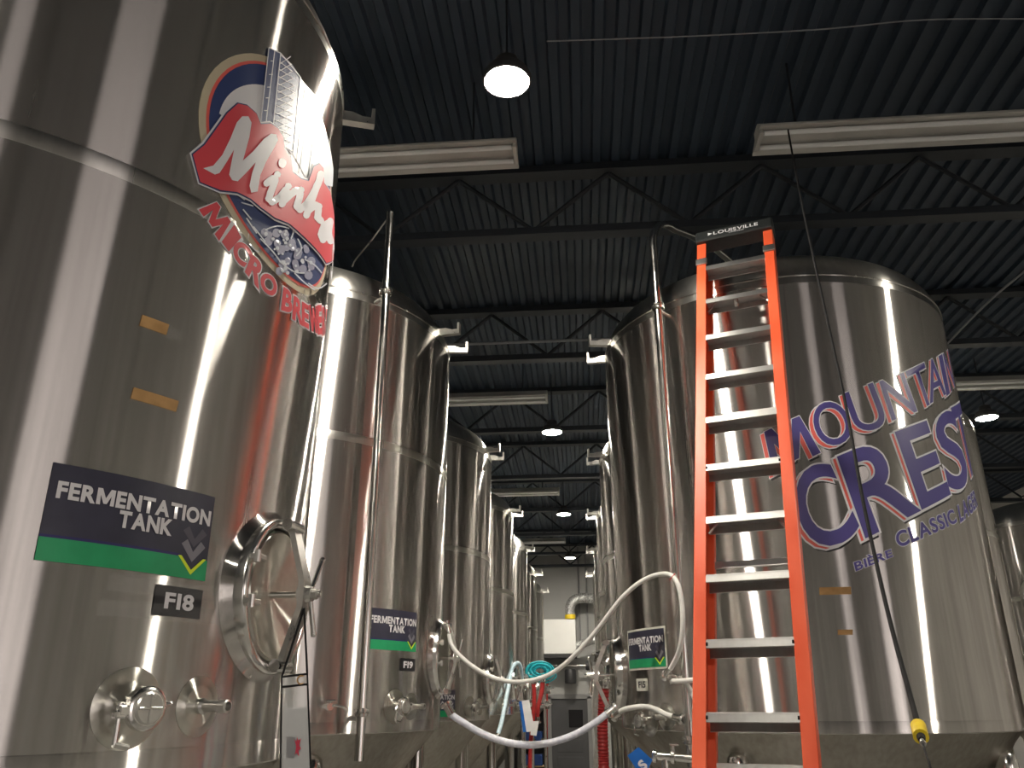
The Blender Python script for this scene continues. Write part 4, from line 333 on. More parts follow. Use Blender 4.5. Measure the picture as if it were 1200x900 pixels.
# round high bay lamps, lit
def high_bay(x, y, z, label):
    o = empty('high_bay_lamp', (x, y, z), 0, label, 'lamp', 'round high bay lamps')
    MB().lathe([(.125, 0), (.135, .004), (.138, .03), (.12, .045), (.115, .075), (.07, .10), (.065, .15), (.05, .16), (0, .16)], 32).build('housing', 'lamp_body', o)
    MB().lathe([(0, -.012), (.06, -.010), (.10, -.005), (.118, .002), (.118, .008), (0, .008)], 32).build('lens', 'lens', o)
    MB().cyl((0, 0, .15), (0, 0, DECK_Z-z), .007, n=6).build('hanger', 'joist', o)
LZ = 5.15
for x, y, lb in ((-.32, 3.66, 'lit round high bay lamp hanging over the aisle, biggest and nearest'),
                 (-.31, 10.09, 'lit round high bay lamp over the aisle, second nearest'),
                 (-.28, 15.09, 'lit round high bay lamp over the aisle, third nearest'),
                 (-.25, 20.09, 'lit round high bay lamp over the aisle, farthest by the end wall'),
                 (5.0, 10.01, 'lit round high bay lamp to the right of the lettered tank'),
                 (5.0, 3.66, 'lit round high bay lamp in the right bay, outside the picture'),
                 (5.0, 15.09, 'lit round high bay lamp hidden behind the lettered tank'),
                 (-.3, -2.0, 'lit round high bay lamp behind the viewer over the aisle')):
    high_bay(x, y, LZ, lb)
def cable(name, pts, r, m, label, cat='cable', n=6, k=6, group=None): return tag(MB().tube(crom(pts, k), r, n).build(name, m), label, cat, group)
cable('ceiling_cable', [(-0.09, 3.48, 5.25), (0.68, 3.51, 5.25), (1.35, 3.52, 5.25), (1.77, 3.5, 5.25), (2.06, 3.51, 5.25), (2.52, 3.55, 5.25)], .004, 'cable_grey', 'thin grey cable strung along a ceiling joist above the ladder')
cable('ceiling_cable', [(3.78, 8.36, 5.3), (3.76, 7.88, 5.3), (3.75, 7.01, 5.3), (3.81, 6.3, 5.3)], .011, 'cable_grey', 'grey cable slanting under the deck right of the lettered tank')
cable('ceiling_conduit', [(-1.6, 7.55, 5.30), (1.0, 7.55, 5.30), (3.4, 7.55, 5.30)], .014, 'cable_grey', 'straight grey conduit crossing the dark ceiling behind the ladder', 'conduit')

# ------------------------------------------------------------------ end wall: door, heater, duct
dr = empty('door_1', (-.415, BACK_Y, 0)); dr['kind'] = 'structure'; dr['label'] = 'dark grey panelled door in the end wall'
MB().bbox((0, -.03, 1.0), (.93, .05, 1.98), .006).build('leaf', 'door_grey', dr, 0)
f = MB()
for s in (-1, 1): f.bbox((s*.515, -.045, 1.03), (.10, .09, 2.06), .008)
f.bbox((0, -.045, 2.05), (1.13, .09, .12), .008); f.build('frame', 'frame_grey', dr, 0)
MB().bbox((.16, -.06, 1.52), (.36, .02, .42), .004).build('pane', 'black_glass', dr, 0)
for z, h in ((.88, .30), (.42, .40)): MB().bbox((0, -.058, z), (.66, .012, h), .004).build('panel', 'door_grey', dr, 0)
MB().lathe([(0, 0), (.028, .005), (.030, .03), (.012, .04), (.012, .06)], 16, axis_matrix((-.38, -.115, 1.0), (0, 1, 0))).build('knob', 'polished', dr)
hb = empty('unit_heater', (-.66, 22.4, 3.07), 0, 'white boxy air unit hung on the end wall above the door', 'air unit')
MB().bbox((0, .2, .43), (.95, .6, .86), .012).build('cabinet', 'white_enamel', hb, 0)
MB().bbox((0, .2, -.05), (.97, .62, .09), .006).build('base_frame', 'motor', hb, 0)
for s in (-1, 1): MB().bbox((s*.40, .55, .30), (.05, .12, .5), .004).build('wall_bracket', 'frame_grey', hb, 0)
dk = empty('foil_duct', (-.32, 22.4, 3.94), 0, 'silver flexible foil duct bending off the top of the white air unit', 'duct')
P = crom([(0, 0, .10), (0, 0, .28), (.10, 0, .46), (.32, 0, .53), (.60, 0, .51), (1.1, .1, .45)], 14)
MB().tube(P, [.125+.008*(1 if i % 2 else -1) for i in range(len(P))], 18).build('duct_tube', 'foil', dk)
MB().lathe([(.13, 0), (.14, .01), (.14, .10), (.13, .11)], 24).build('yellow_collar', 'yellow', dk)
dk = empty('foil_duct', (-.19, 22.45, 3.20), 0, 'short silver foil duct leaving the side of the white air unit', 'duct')
P = crom([(0, 0, .08), (.18, 0, .12), (.40, 0, .20), (.75, .05, .24)], 14)
MB().tube(P, [.10+.007*(1 if i % 2 else -1) for i in range(len(P))], 16).build('duct_tube', 'foil', dk)
mo = empty('wall_pump', (-.36, 22.75, 2.35), 0, 'dark motor pump bracketed to the end wall above the door', 'pump')
MB().lathe([(0, 0), (.14, .01), (.15, .04), (.15, .32), (.12, .36), (0, .37)], 20, axis_matrix((0, -.1, .0), (0, 0, 1))).build('motor_body', 'motor', mo)
MB().cyl((-.55, -.1, .45), (.55, -.1, .44), .03, n=10).build('pipe', 'cast', mo)
MB().lathe([(0, 0), (.10, 0), (.12, .05), (.10, .16), (0, .17)], 16, axis_matrix((.40, -.1, .44), (1, 0, 0))).build('impeller_case', 'motor', mo)
MB().bbox((0, .1, .30), (.12, .28, .05), .005).build('bracket', 'frame_grey', mo, 0)
for x, lb in ((-.08, 'thin grey pipe running up the end wall, left of two'), (.13, 'thin grey pipe running up the end wall, right of two')):
    tag(MB().cyl((x, 22.93, 3.3), (x, 22.93, 5.9), .025, n=8).build('wall_pipe', 'frame_grey'), lb, 'pipe')
sf = empty('storage_shelf', (-1.36, 22.6, 0), 0, 'dark shelf with blue crates left of the end door', 'shelf')
for s in (-1, 1): MB().bbox((s*.36, .15, .88), (.04, .4, 1.76), .004).build('side_panel', 'motor', sf, 0)
MB().bbox((0, .34, .88), (.72, .03, 1.76), .004).build('back_panel', 'motor', sf, 0)
for z in (.10, .42, .95, 1.74): MB().bbox((0, .15, z), (.70, .4, .035), .004).build('shelf_board', 'board' if z < .9 else 'motor', sf, 0)
for z, lb in ((.438, 'blue plastic crate on the lower shelf by the end door'), (.968, 'blue plastic crate on the upper shelf by the end door')):
    cr = MB().bbox((0, 0, .13), (.50, .3, .26), .015)
    o = tag(cr.build('plastic_crate', 'shelf_blue', None, 0), lb, 'crate'); o.location = (-1.36, 22.72, z)

# ------------------------------------------------------------------ fermentation tanks
R = 1.2; RIM_Z, SHELL_TOP, CONE_Z = 1.786, 4.35, .52
def surf(s, z, off=0., r=R): a = s/R; return Vector(((r+off)*math.cos(a), (r+off)*math.sin(a), z))
def fr_at(phi, z, rad=R):
    """local frame on the wall: x = to the right along the wall, y = up, z = outwards"""
    n = Vector((math.cos(phi), math.sin(phi), 0)); t = Vector((-math.sin(phi), math.cos(phi), 0))
    p = n*rad+Vector((0, 0, z))
    return Matrix(((t.x, 0, n.x, p.x), (t.y, 0, n.y, p.y), (0, 1, 0, p.z), (0, 0, 0, 1)))
def dome_profile(Rc=2.4, k=.32):
    a = math.asin((R-k)/(Rc-k)); h = Rc-math.sqrt((Rc-k)**2-(R-k)**2)
    p = [(R-k+k*math.cos(t), k*math.sin(t)) for t in [(pi/2-a)*i/12 for i in range(13)]]
    p += [(Rc*math.sin(t), h-Rc+Rc*math.cos(t)) for t in [a*(1-i/14) for i in range(1, 15)]]
    return [(max(r, 0), z) for r, z in p]
CM = {}
def cached(key, fn):
    if key not in CM: CM[key] = fn()
    return CM[key]
def annulus_on_wall(rings, n=40):
    """rings of (radius on the wall, height above the wall); a pressed collar that follows the tank's curve"""
    V = []; F = []
    for rr, h in rings:
        for i in range(n):
            t = 2*pi*i/n; V.append((rr*math.cos(t), rr*math.sin(t), h-(R-math.sqrt(R*R-(rr*math.cos(t))**2))))
    for k in range(len(rings)-1):
        for i in range(n): F.append((k*n+i, k*n+(i+1) % n, (k+1)*n+(i+1) % n, (k+1)*n+i))
    return V, F
def put_at(name, me, parent, M): o = put(name, me, parent); o.matrix_local = M; return o

# 2D decals bent round the wall
def poly_mesh(name, polys, off, m, sx=None):
    """polys: list of outlines [(s,z)...] or (verts, faces) pairs, all laid at the same height off the wall"""
    bm = bmesh.new()
    for p in polys:
        if isinstance(p, tuple): vv, ff = p
        else: vv = p; ff = [tuple(t) for t in tessellate_polygon([[Vector((a, b, 0)) for a, b in p]])]
        bv = [bm.verts.new((a, b, 0)) for a, b in vv]
        for t in ff:
            try: bm.faces.new([bv[i] for i in t])
            except ValueError: pass
    lo = min(v.co.x for v in bm.verts); hi = max(v.co.x for v in bm.verts); x = lo+.04
    while x < hi:
        bmesh.ops.bisect_plane(bm, geom=bm.verts[:]+bm.edges[:]+bm.faces[:], plane_co=(x, 0, 0), plane_no=(1, 0, 0)); x += .04
    for v in bm.verts: v.co = surf(v.co.x, v.co.y, off)
    for fc in bm.faces:
        c = fc.calc_center_median(); fc.normal_update()
        if fc.normal.dot(Vector((c.x, c.y, 0))) < 0: fc.normal_flip()
    me = bpy.data.meshes.new(name); bm.to_mesh(me); bm.free(); me.materials.append(MT[m]); me.shade_smooth(); return me
def decal(name, polys, layer, m, parent): return put(name, poly_mesh(name, polys, .0012+.0011*layer, m), parent)
def rect(s0, s1, z0, z1): return [(s0, z0), (s1, z0), (s1, z1), (s0, z1)]
def ellipse(cs, cz, a, b, n=64, t0=0., t1=2*pi):
    return [(cs+a*math.cos(t0+(t1-t0)*i/n), cz+b*math.sin(t0+(t1-t0)*i/n)) for i in range(n)]
def grow(poly, d):
    n = len(poly); A = sum(poly[i][0]*poly[(i+1) % n][1]-poly[(i+1) % n][0]*poly[i][1] for i in range(n)); sg = 1 if A > 0 else -1; out = []
    for i in range(n):
        a = Vector(poly[i-1]); b = Vector(poly[i]); c = Vector(poly[(i+1) % n]); e1 = (b-a).normalized(); e2 = (c-b).normalized()
        nn = Vector((e1.y+e2.y, -(e1.x+e2.x))); nn = nn.normalized() if nn.length > 1e-6 else Vector((0, 0)); out.append(tuple(b+nn*d*sg))
    return out
TX = {}
# letters whose heavy version is drawn by hand: outlines for a cap height of 1
GLYPH = {'M': [(0, 0), (0, 1), (.24, 1), (.57, .36), (.90, 1), (1.14, 1), (1.14, 0), (.95, 0), (.95, .66), (.65, .10), (.49, .10), (.19, .66), (.19, 0)],
         'W': [(0, 1), (.19, 1), (.36, .32), (.55, .90), (.73, .90), (.92, .32), (1.09, 1), (1.28, 1), (1.02, 0), (.83, 0), (.64, .60), (.45, 0), (.26, 0)]}
def text2d(body, offset=0.):
    """filled lettering, letter by letter, scaled so that the plain (unbolded) box is the unit square"""
    key = (body, offset)
    if key in TX: return TX[key]
    def raw(ch, off):
        k2 = ('raw', ch, off)
        if k2 in TX: return TX[k2]
        if ch in GLYPH:
            hh = raw('H', 0.)[0]; c = max(q[1] for q in hh); v = grow([(x*c, y*c) for x, y in GLYPH[ch]], off)
            TX[k2] = (v, [tuple(t) for t in tessellate_polygon([[Vector((x, y, 0)) for x, y in v]])]); return TX[k2]
        cu = bpy.data.curves.new('lettering', 'FONT'); cu.body = ch; cu.offset = off; cu.fill_mode = 'FRONT'; cu.resolution_u = 5
        o = bpy.data.objects.new('lettering', cu); C.objects.link(o); dg = bpy.context.evaluated_depsgraph_get(); me = o.evaluated_get(dg).to_mesh()
        v = [(p.co.x, p.co.y) for p in me.vertices]; ff = [tuple(q.vertices) for q in me.polygons]
        o.evaluated_get(dg).to_mesh_clear(); bpy.data.objects.remove(o); bpy.data.curves.remove(cu); TX[k2] = (v, ff); return v, ff
    X = 0.; V = []; F = []; B = []
    for ch in body:
        if ch == ' ': X += .30; continue
        v0, f0 = raw(ch, 0.); a0 = min(p[0] for p in v0); a1 = max(p[0] for p in v0)
        v, ff = raw(ch, offset) if offset else (v0, f0); k = len(V)
        V += [(p[0]-a0+X, p[1]) for p in v]; F += [tuple(q+k for q in t) for t in ff]; B += [(p[0]-a0+X, p[1]) for p in v0]
        X += a1-a0+(.145 if len(body) > 1 else 0)
    x0, x1 = min(a for a, c in B), max(a for a, c in B); y0, y1 = min(c for a, c in B), max(c for a, c in B)
    TX[key] = ([((a-x0)/(x1-x0), (c-y0)/(y1-y0)) for a, c in V], F); return TX[key]
def text_in_quad(body, q, offset=0., sh=(0, 0)):
    v, ff = text2d(body, offset); TL, TR, BR, BL = q; o = []
    for u, w in v:
        o.append(tuple((BL[i]*(1-u)+BR[i]*u)*(1-w)+(TL[i]*(1-u)+TR[i]*u)*w+sh[i] for i in (0, 1)))
    return (o, ff)
def letters(items, off, sh=(0, 0)): return [text_in_quad(c, q, off, sh) for c, q in items]
def rq(s0, s1, z0, z1): return [(s0, z1), (s1, z1), (s1, z0), (s0, z0)]

def fermentation_sign(tank, s0, s1, z0, z1, word1='FERMENTATION', border=False, variant=0):
    w, h = s1-s0, z1-z0
    U = lambda u, v: (s0+u*w, z1-v*h)
    if border:
        b = decal('sign_panel', [rect(s0-.012, s1+.012, z0-.012, z1+.012)], 0, 'label_white', tank)
    else: b = None
    sp = decal('sign_panel', [rect(s0, s1, z0, z1)], 1, 'navy', tank) if b is None else b
    if b is not None: decal('sign_field', [rect(s0, s1, z0, z1)], 1, 'navy', sp)
    sp['label'] = 'navy sign reading FERMENTATION TANK with green band and down arrow'
    decal('green_band', [[U(0, .765), U(.80, .765), U(.88, .90), U(.96, .765), U(1, .765), U(1, 1), U(0, 1)]], 2, 'green', sp)
    decal('blue_line', [[U(0, .735), U(.785, .735), U(.80, .765), U(0, .765)]], 2, 'sign_blue', sp)
    decal('arrow_line', [[U(.775, .755), U(.80, .755), U(.88, .90), U(.96, .755), U(.985, .755), U(.88, .955)]], 3, 'lime', sp)
    def chev(v0, v1, m): decal('arrow_chevron', [[U(.79, v0), U(.83, v0-.06), U(.88, v0+.075), U(.93, v0-.06), U(.97, v0), U(.88, v1)]], 2, m, sp)
    chev(.47, .64, 'chev2'); chev(.62, .81, 'chev')
    decal('lettering', [text_in_quad(word1, rq(s0+.045*w, s0+.975*w, z1-.355*h, z1-.19*h), .042)], 3, 'sign_text', sp)
    if variant == 0: decal('lettering', [text_in_quad('TANK', rq(s0+.385*w, s0+.70*w, z1-.555*h, z1-.39*h), .042)], 3, 'sign_text', sp)
    else:
        P = [(.60, .55), (.64, .44), (.68, .50), (.65, .60), (.70, .52), (.73, .58), (.77, .50), (.80, .58), (.85, .50), (.88, .58), (.94, .50)]
        top = [U(u, v-.03) for u, v in P]; bot = [U(u, v+.03) for u, v in reversed(P)]
        decal('lettering', [top+bot], 3, 'sign_text', sp)
    return sp
def number_label(tank, txt, s0, s1, z0, z1, white=False):
    lp = decal('number_label', [rect(s0, s1, z0, z1)], 1, 'label_white' if white else 'label_black', tank)
    lp['label'] = ('faded white' if white else 'black')+' label reading '+txt
    w, h = s1-s0, z1-z0
    decal('lettering', [text_in_quad(txt, rq(s0+.22*w, s1-.20*w, z0+.26*h, z1-.24*h), .035)], 2, 'label_black' if white else 'sign_text', lp)

def manway(tank, phi, z, depth=.90):
    M = fr_at(phi, z)
    collar = cached('collar', lambda: MB().add(*annulus_on_wall([(.264, .0006), (.259, .003), (.251, .010), (.244, .019), (.239, .028)])).mesh('manway_collar', 'shell', 1.2))
    ring = cached('ring', lambda: MB().lathe([(.238, -.03), (.240, .030), (.235, .040), (.226, .044), (.214, .041), (.207, .032), (.203, -.02)], 48).mesh('manway', 'polished'))
    mw = put_at('manway', ring, tank, M @ Matrix.Diagonal((.94, .94, depth, 1))); mw['label'] = 'round steel access hatch with bowed clamp arm and wing handle'
    def sub(nm, key, fn): return put(nm, cached(key, fn), mw)
    sub('collar', 'collar', None)
    sub('hatch_door', 'dish', lambda: MB().lathe([(.200, -.01), (.200, .030), (.194, .037), (.184, .034), (.15, .024), (.10, .015), (.05, .009), (0, .007)], 48).mesh('hatch_door', 'dish'))
    def arm():
        m = MB(); P = [(0, .232, .055), (0, .20, .075), (0, .04, .125), (0, -.04, .125), (0, -.20, .075), (0, -.232, .055)]; w, t = .028, .010
        V = []
        for x, y, h in P: V += [(-w, y, h-t), (w, y, h-t), (w, y, h+t), (-w, y, h+t)]
        F = []
        for i in range(len(P)-1):
            for j in range(4): F.append((4*i+j, 4*i+(j+1) % 4, 4*i+4+(j+1) % 4, 4*i+4+j))
        F += [(3, 2, 1, 0), tuple(range(4*len(P)-4, 4*len(P)))]
        return m.add(V, F).mesh('clamp_arm', 'cast', .3)
    sub('clamp_arm', 'arm', arm)
    sub('spindle', 'spindle', lambda: MB().cyl((0, 0, -.005), (0, 0, .185), .011, n=14).mesh('spindle', 'polished'))
    sub('hub_nut', 'hub', lambda: MB().cyl((0, 0, .110), (0, 0, .155), .030, .024, 12).cyl((0, 0, .155), (0, 0, .172), .017, n=6).mesh('hub_nut', 'cast', .5))
    for k, d in enumerate(((.38, .92, .12), (.22, -.96, .10))):
        d = Vector(d).normalized(); c = Vector((0, 0, .145))
        sub('handle_bar', 'hbar%d' % k, lambda d=d, c=c: MB().cyl(c, c+d*.125, .0085, n=10).lathe([(0, .117), (.0095, .119), (.0105, .125), (.008, .131), (0, .133)], 10, axis_matrix(c, d)).mesh('handle_bar', 'polished'))
    for k, (x, y) in enumerate(((-.215, .085), (-.225, -.045))):
        sub('hinge_lug', 'lug%d' % k, lambda x=x, y=y: MB().bbox((x, y, .062), (.06, .018, .03), .004).cyl((x-.02, y-.018, .07), (x-.02, y+.018, .07), .011, n=10).mesh('hinge_lug', 'cast', .4))
    for k, y in enumerate((.215, -.215)):
        sub('arm_pivot', 'piv%d' % k, lambda y=y: MB().cyl((-.055, y, .070), (.045, y, .070), .019, n=14).mesh('arm_pivot', 'polished', .4))
    return mw
def sample_valve(tank, phi, z):
    pad = cached('vpad', lambda: MB().add(*annulus_on_wall([(.092, .0006), (.086, .0020), (.064, .0022), (.060, .0010), (.056, .0030), (.026, .0045)])).mesh('valve_pad', 'dish', 1.0))
    v = put_at('sample_valve', pad, tank, fr_at(phi, z)); v['label'] = 'clamped sampling valve on a pressed round pad'
    def sub(nm, key, fn): return put(nm, cached(key, fn), v)
    sub('stub', 'vstub', lambda: MB().lathe([(.026, -.01), (.026, .05), (.036, .056), (.036, .066)], 24).mesh('stub', 'polished', .5))
    sub('clamp_ring', 'vclamp', lambda: MB().lathe([(.041, .052), (.049, .056), (.049, .076), (.041, .080), (.036, .080), (.036, .052)], 28).bbox((-.056, -.004, .066), (.026, .022, .022), .003).mesh('clamp_ring', 'polished', .5))
    sub('cap', 'vcap', lambda: MB().lathe([(.036, .066), (.036, .082), (.032, .086), (0, .086)], 28).bbox((0, 0, .088), (.062, .006, .004), .001).bbox((0, 0, .088), (.006, .062, .004), .001).mesh('cap', 'cast', .5))
    sub('wing_nut', 'vnut', lambda: MB().cyl((-.064, -.075, .066), (-.064, .012, .066), .006, n=8).cyl((-.066, -.074, .066), (-.030, -.082, .066), .007, n=8).bbox((-.064, -.012, .066), (.03, .018, .02), .004).mesh('wing_nut', 'polished', .5))
    sub('hinge_pin', 'vpin', lambda: MB().cyl((.046, .006, .066), (.064, .010, .066), .006, n=8).lathe([(0, -.007), (.007, 0), (0, .007)], 8, axis_matrix((.066, .010, .066), (1, 0, 0))).mesh('hinge_pin', 'polished', .5))
    return v
def probe_port(tank, phi, z):
    pad = cached('ppad', lambda: MB().add(*annulus_on_wall([(.074, .0006), (.070, .0020), (.054, .0022), (.052, .0042), (.046, .0045), (.014, .008)])).mesh('probe_port', 'dish', 1.0))
    v = put_at('probe_port', pad, tank, fr_at(phi, z)); v['label'] = 'threaded probe stub on a round pad'
    put('stub', cached('pstub', lambda: MB().lathe([(.020, -.01), (.020, .018), (.014, .024), (.014, .07), (.0165, .072), (.0165, .095), (.011, .097), (.011, .080), (0, .080)], 20).mesh('stub', 'cast', .5)), v)
def hook_bracket(tank, phi, z, rad=1.10):
    def mk():
        V2 = [(0, 0), (.24, 0), (.24, .085), (.225, .085), (.225, .034), (.185, .034), (.14, .05), (0, .05)]
        t = .020; V = [(-t, b, a) for a, b in V2]+[(t, b, a) for a, b in V2]; n = len(V2)
        F = [tuple(range(n)), tuple(range(2*n-1, n-1, -1))]+[(i, (i+1) % n, n+(i+1) % n, n+i) for i in range(n)]
        return MB().add(V, F).mesh('hook_bracket', 'cast', 0)
    return put_at('hook_bracket', cached('hook', mk), tank, fr_at(phi, z, rad))
def spray_pipe(tank, phi, z_bot, rad=1.32, big_bottom=True, zc=(4.396, 1.895), turn=None, top=4.80, neck=True):
    """cleaning pipe up the wall with a gooseneck over the dome"""
    n = Vector((math.cos(phi), math.sin(phi), 0)); z = Vector((0, 0, 1))
    P = [n*rad+z*z_bot, n*rad+z*3.0]
    P = [n*rad+z*(z_bot+(top-z_bot)*i/6) for i in range(7)]
    for i in (range(1, 9) if neck else ()):
        t = pi*i/8*.55; P.append(n*(rad-.22*(1-math.cos(t)))+z*(top+.22*math.sin(t)))
    if turn: P += [Vector(q) for q in turn]
    elif neck: P.append(n*.85+z*(top+.20)); P.append(n*.62+z*(top+.12))
    p = MB().tube(P, .026, 14).build('spray_pipe', 'polished', tank); p['label'] = 'upright cleaning pipe bending over the dome'
    for zz in zc:
        MB().lathe([(.027, -.022), (.040, -.018), (.042, -.006), (.034, 0), (.042, .006), (.040, .018), (.027, .022)], 20, Matrix.Translation(n*rad+z*zz)).build('clamp', 'polished', p, .5)
        MB().cyl(n*(R-.02)+z*(zz-.03), n*(rad-.02)+z*(zz-.03), .012, n=8).build('standoff', 'cast', p)
    return p
def tank(name, label, x, y, legs=-.9, group=None, hooks=None, seams=(3.305,), scale=1., zs=1., nozzle=True):
    t = empty(name, (x, y, 0), 0, label, 'tank', group)
    n = 128
    put('shell', cached('shell', lambda: MB().lathe([(R, RIM_Z+.06), (R, SHELL_TOP-.9), (R, SHELL_TOP)], n).mesh('shell', 'shell', 1.2)), t)
    put('dome', cached('domem', lambda: MB().lathe([(r, SHELL_TOP+z) for r, z in dome_profile()], n).mesh('dome', 'dome', 1.2)), t)
    put('rim_band', cached('rim', lambda: MB().lathe([(R, RIM_Z+.06), (R+.0012, RIM_Z+.057), (R+.0012, RIM_Z+.003), (R-.006, RIM_Z-.002), (R-.05, RIM_Z)], n).mesh('rim_band', 'shell', .6)), t)
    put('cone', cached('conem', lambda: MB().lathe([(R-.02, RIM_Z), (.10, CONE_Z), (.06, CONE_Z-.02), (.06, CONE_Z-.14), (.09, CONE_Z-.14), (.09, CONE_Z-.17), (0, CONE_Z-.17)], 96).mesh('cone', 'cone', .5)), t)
    put('top_seam', cached('seam', lambda: MB().lathe([(1.1995, 4.395), (1.2025, 4.400), (1.2005, 4.408), (1.196, 4.412)], n).mesh('top_seam', 'weld', .9)), t)
    for z in seams:
        put('weld_band', cached('band', lambda: MB().lathe([(R, -.026), (R+.0012, -.024), (R+.0012, .024), (R, .026)], n).mesh('weld_band', 'weld', 1.2)), t).location = (0, 0, z)
    if zs == 1.: put('top_nozzle', cached('nozzle', lambda: MB().lathe([(.15, 4.86), (.15, 4.96), (.17, 4.965), (.17, 4.985), (.05, 4.99), (.05, 5.03), (0, 5.03)], 24).mesh('top_nozzle', 'polished', .5)), t)
    for k in range(4):
        ph = legs+k*pi/2; d = Vector((math.cos(ph), math.sin(ph), 0))
        lg = put('leg', cached('leg', lambda: MB().lathe([(.062, .03), (.062, 1.60), (.055, 1.66), (.03, 1.685), (0, 1.69)], 20).mesh('leg', 'polished', .7)), t); lg.location = d*1.075
        put('foot', cached('foot', lambda: MB().lathe([(0, 0), (.10, 0), (.10, .015), (.04, .03), (.04, .05), (0, .05)], 20).mesh('foot', 'cast', .5)), lg)
    for ph, z in (hooks or ()): hook_bracket(t, ph, z)
    if zs != 1.: t.scale = (scale, scale, zs)
    return t
GL = 'fermentation tanks, left row'; GR = 'fermentation tanks, right row'
LXC, Y0, SP = -2.1315, 2.5703, 2.9918
RXC, RYC = 1.4376, 5.8592
HOOK_L = ((-.16, 4.405), (.10, 4.405)); HOOK_R = ((-2.98, 4.405), (-3.24, 4.405))
f18 = tank('fermentation_tank', 'huge steel tank labelled F18 with the round brewery logo, nearest on the left', LXC, Y0, -.9, GL, ((.33, 4.37),), (3.305,))
f19 = tank('fermentation_tank', 'steel tank labelled F19 with a green-banded sign and an upright pipe', LXC, Y0+SP, -.9, GL, HOOK_L, (3.43,))
words = ['third', 'fourth', 'fifth', 'sixth', 'seventh']
lt = [tank('fermentation_tank', '%s steel tank of the left row, behind tank F19' % words[k], LXC, Y0+(k+2)*SP, -.9, GL, HOOK_L, (3.305,)) for k in range(5)]
r1 = tank('fermentation_tank', 'steel tank with blue and red MOUNTAIN CREST lettering behind the orange ladder', RXC, RYC, -.62, GR, HOOK_R, ())
rw = ['second', 'third', 'fourth', 'fifth']
rr = [tank('fermentation_tank', '%s steel tank of the right row, mostly hidden behind the lettered tank' % rw[k], RXC, RYC+(k+1)*SP, -.62, GR, HOOK_R, (3.305,)) for k in range(4)]
tank('storage_tank', 'tall steel tank just showing at the right edge of the lettered tank', 3.52, 9.36, -.6, 'tanks of the far right bay', None, (3.3,), .75, 1.065)
tank('storage_tank', 'distant steel tank with domed lid at the right edge of the picture', 7.25, 13.6, -.6, 'tanks of the far right bay', None, (3.3,))
small = tank('bright_beer_tank', 'low round-shouldered steel tank cut off by the right edge, hose on top', 4.55, 7.2, -2.4, None, None, (), .75, .635)

# fittings, tank by tank (angle round the wall, height)
manway(f18, -.085, 2.248); sample_valve(f18, -.49, 1.937); probe_port(f18, -.314, 1.94)
manway(f19, -.02, 2.21); sample_valve(f19, -.505, 1.922); probe_port(f19, -.383, 1.922); spray_pipe(f19, -.772, 1.66, top=4.985, neck=False)
MB().tube(crom([(.945, -.92, 4.97), (.80, -.80, 4.86), (.66, -.66, 4.80), (.62, -.62, 4.76)], 5), .006, 6).build('chain', 'cast', f19)
manway(r1, -3.10, 2.105, 1.3); sample_valve(r1, -2.66, 1.84); probe_port(r1, -2.52, 1.86)
n_ = Vector((math.cos(-2.305), math.sin(-2.305), 0))
spray_pipe(r1, -2.305, 1.62, zc=(4.33, 1.75), top=4.80, turn=[(-.57, -.62, 5.06), (-.42, -.50, 5.05), (-.25, -.32, 5.00), (-.12, -.15, 4.96)])
for k, t in enumerate(lt[:4]):
    manway(t, -.02, 2.15); sample_valve(t, -.45, 1.90); probe_port(t, -.30, 1.90)
for t in rr[:3]: manway(t, -3.10, 2.13)
def tap(t_, phi, z):
    o = put_at('sample_tap', cached('tap', lambda: MB().cyl((0, 0, -.01), (0, 0, .06), .011, n=10).lathe([(0, 0), (.018, 0), (.018, .03), (0, .03)], 12, Matrix.Translation((0, 0, .055))).tube(crom([(0, 0, .07), (.03, .006, .09), (.07, -.004, .10), (.09, -.022, .10)], 5), .008, 8).mesh('sample_tap', 'polished', .6)), t_, fr_at(phi, z))
    put('tap_handle', cached('taph', lambda: MB().cyl((0, .0, .07), (.005, .028, .075), .005, n=8).cyl((-.022, .028, .075), (.03, .030, .075), .006, n=8).mesh('tap_handle', 'polished', .6)), o)
tap(f19, -.90, 1.925)

# signs, labels and tapes
fermentation_sign(f18, -.860, -.412, 2.250, 2.477); number_label(f18, 'F18', -.563, -.413, 2.152, 2.226)
fermentation_sign(f19, -.850, -.430, 2.226, 2.453); number_label(f19, 'F19', -.581, -.430, 2.115, 2.185)
fermentation_sign(lt[0], -1.18, -.757, 1.82, 2.043, variant=1)
fermentation_sign(r1, -3.425, -2.997, 2.135, 2.350, border=True); number_label(r1, 'F15', -3.327, -3.184, 2.003, 2.073, True)
def tape(t, s0, s1, z0, z1, m='masking', skew=0.):
    o = decal('tape_strip', [[(s0, z0), (s1, z0+skew), (s1+.004, z1+skew), (s0+.003, z1)]], 4 if m == 'clear_tape' else 1, m, t)
    o['label'] = 'brown masking tape strip' if m == 'masking' else 'clear packing tape strip'
tape(f18, -.720, -.643, 2.878, 2.911); tape(f18, -.643, -.600, 2.872, 2.905, 'clear_tape'); tape(f18, -.710, -.580, 2.676, 2.708)
tape(f18, -.705, -.335, 2.140, 2.178, 'clear_tape', .004); tape(f18, -.690, -.330, 2.198, 2.236, 'clear_tape', .002)
tape(r1, -2.050, -1.887, 2.475, 2.514); tape(r1, -1.985, -1.910, 2.268, 2.294)

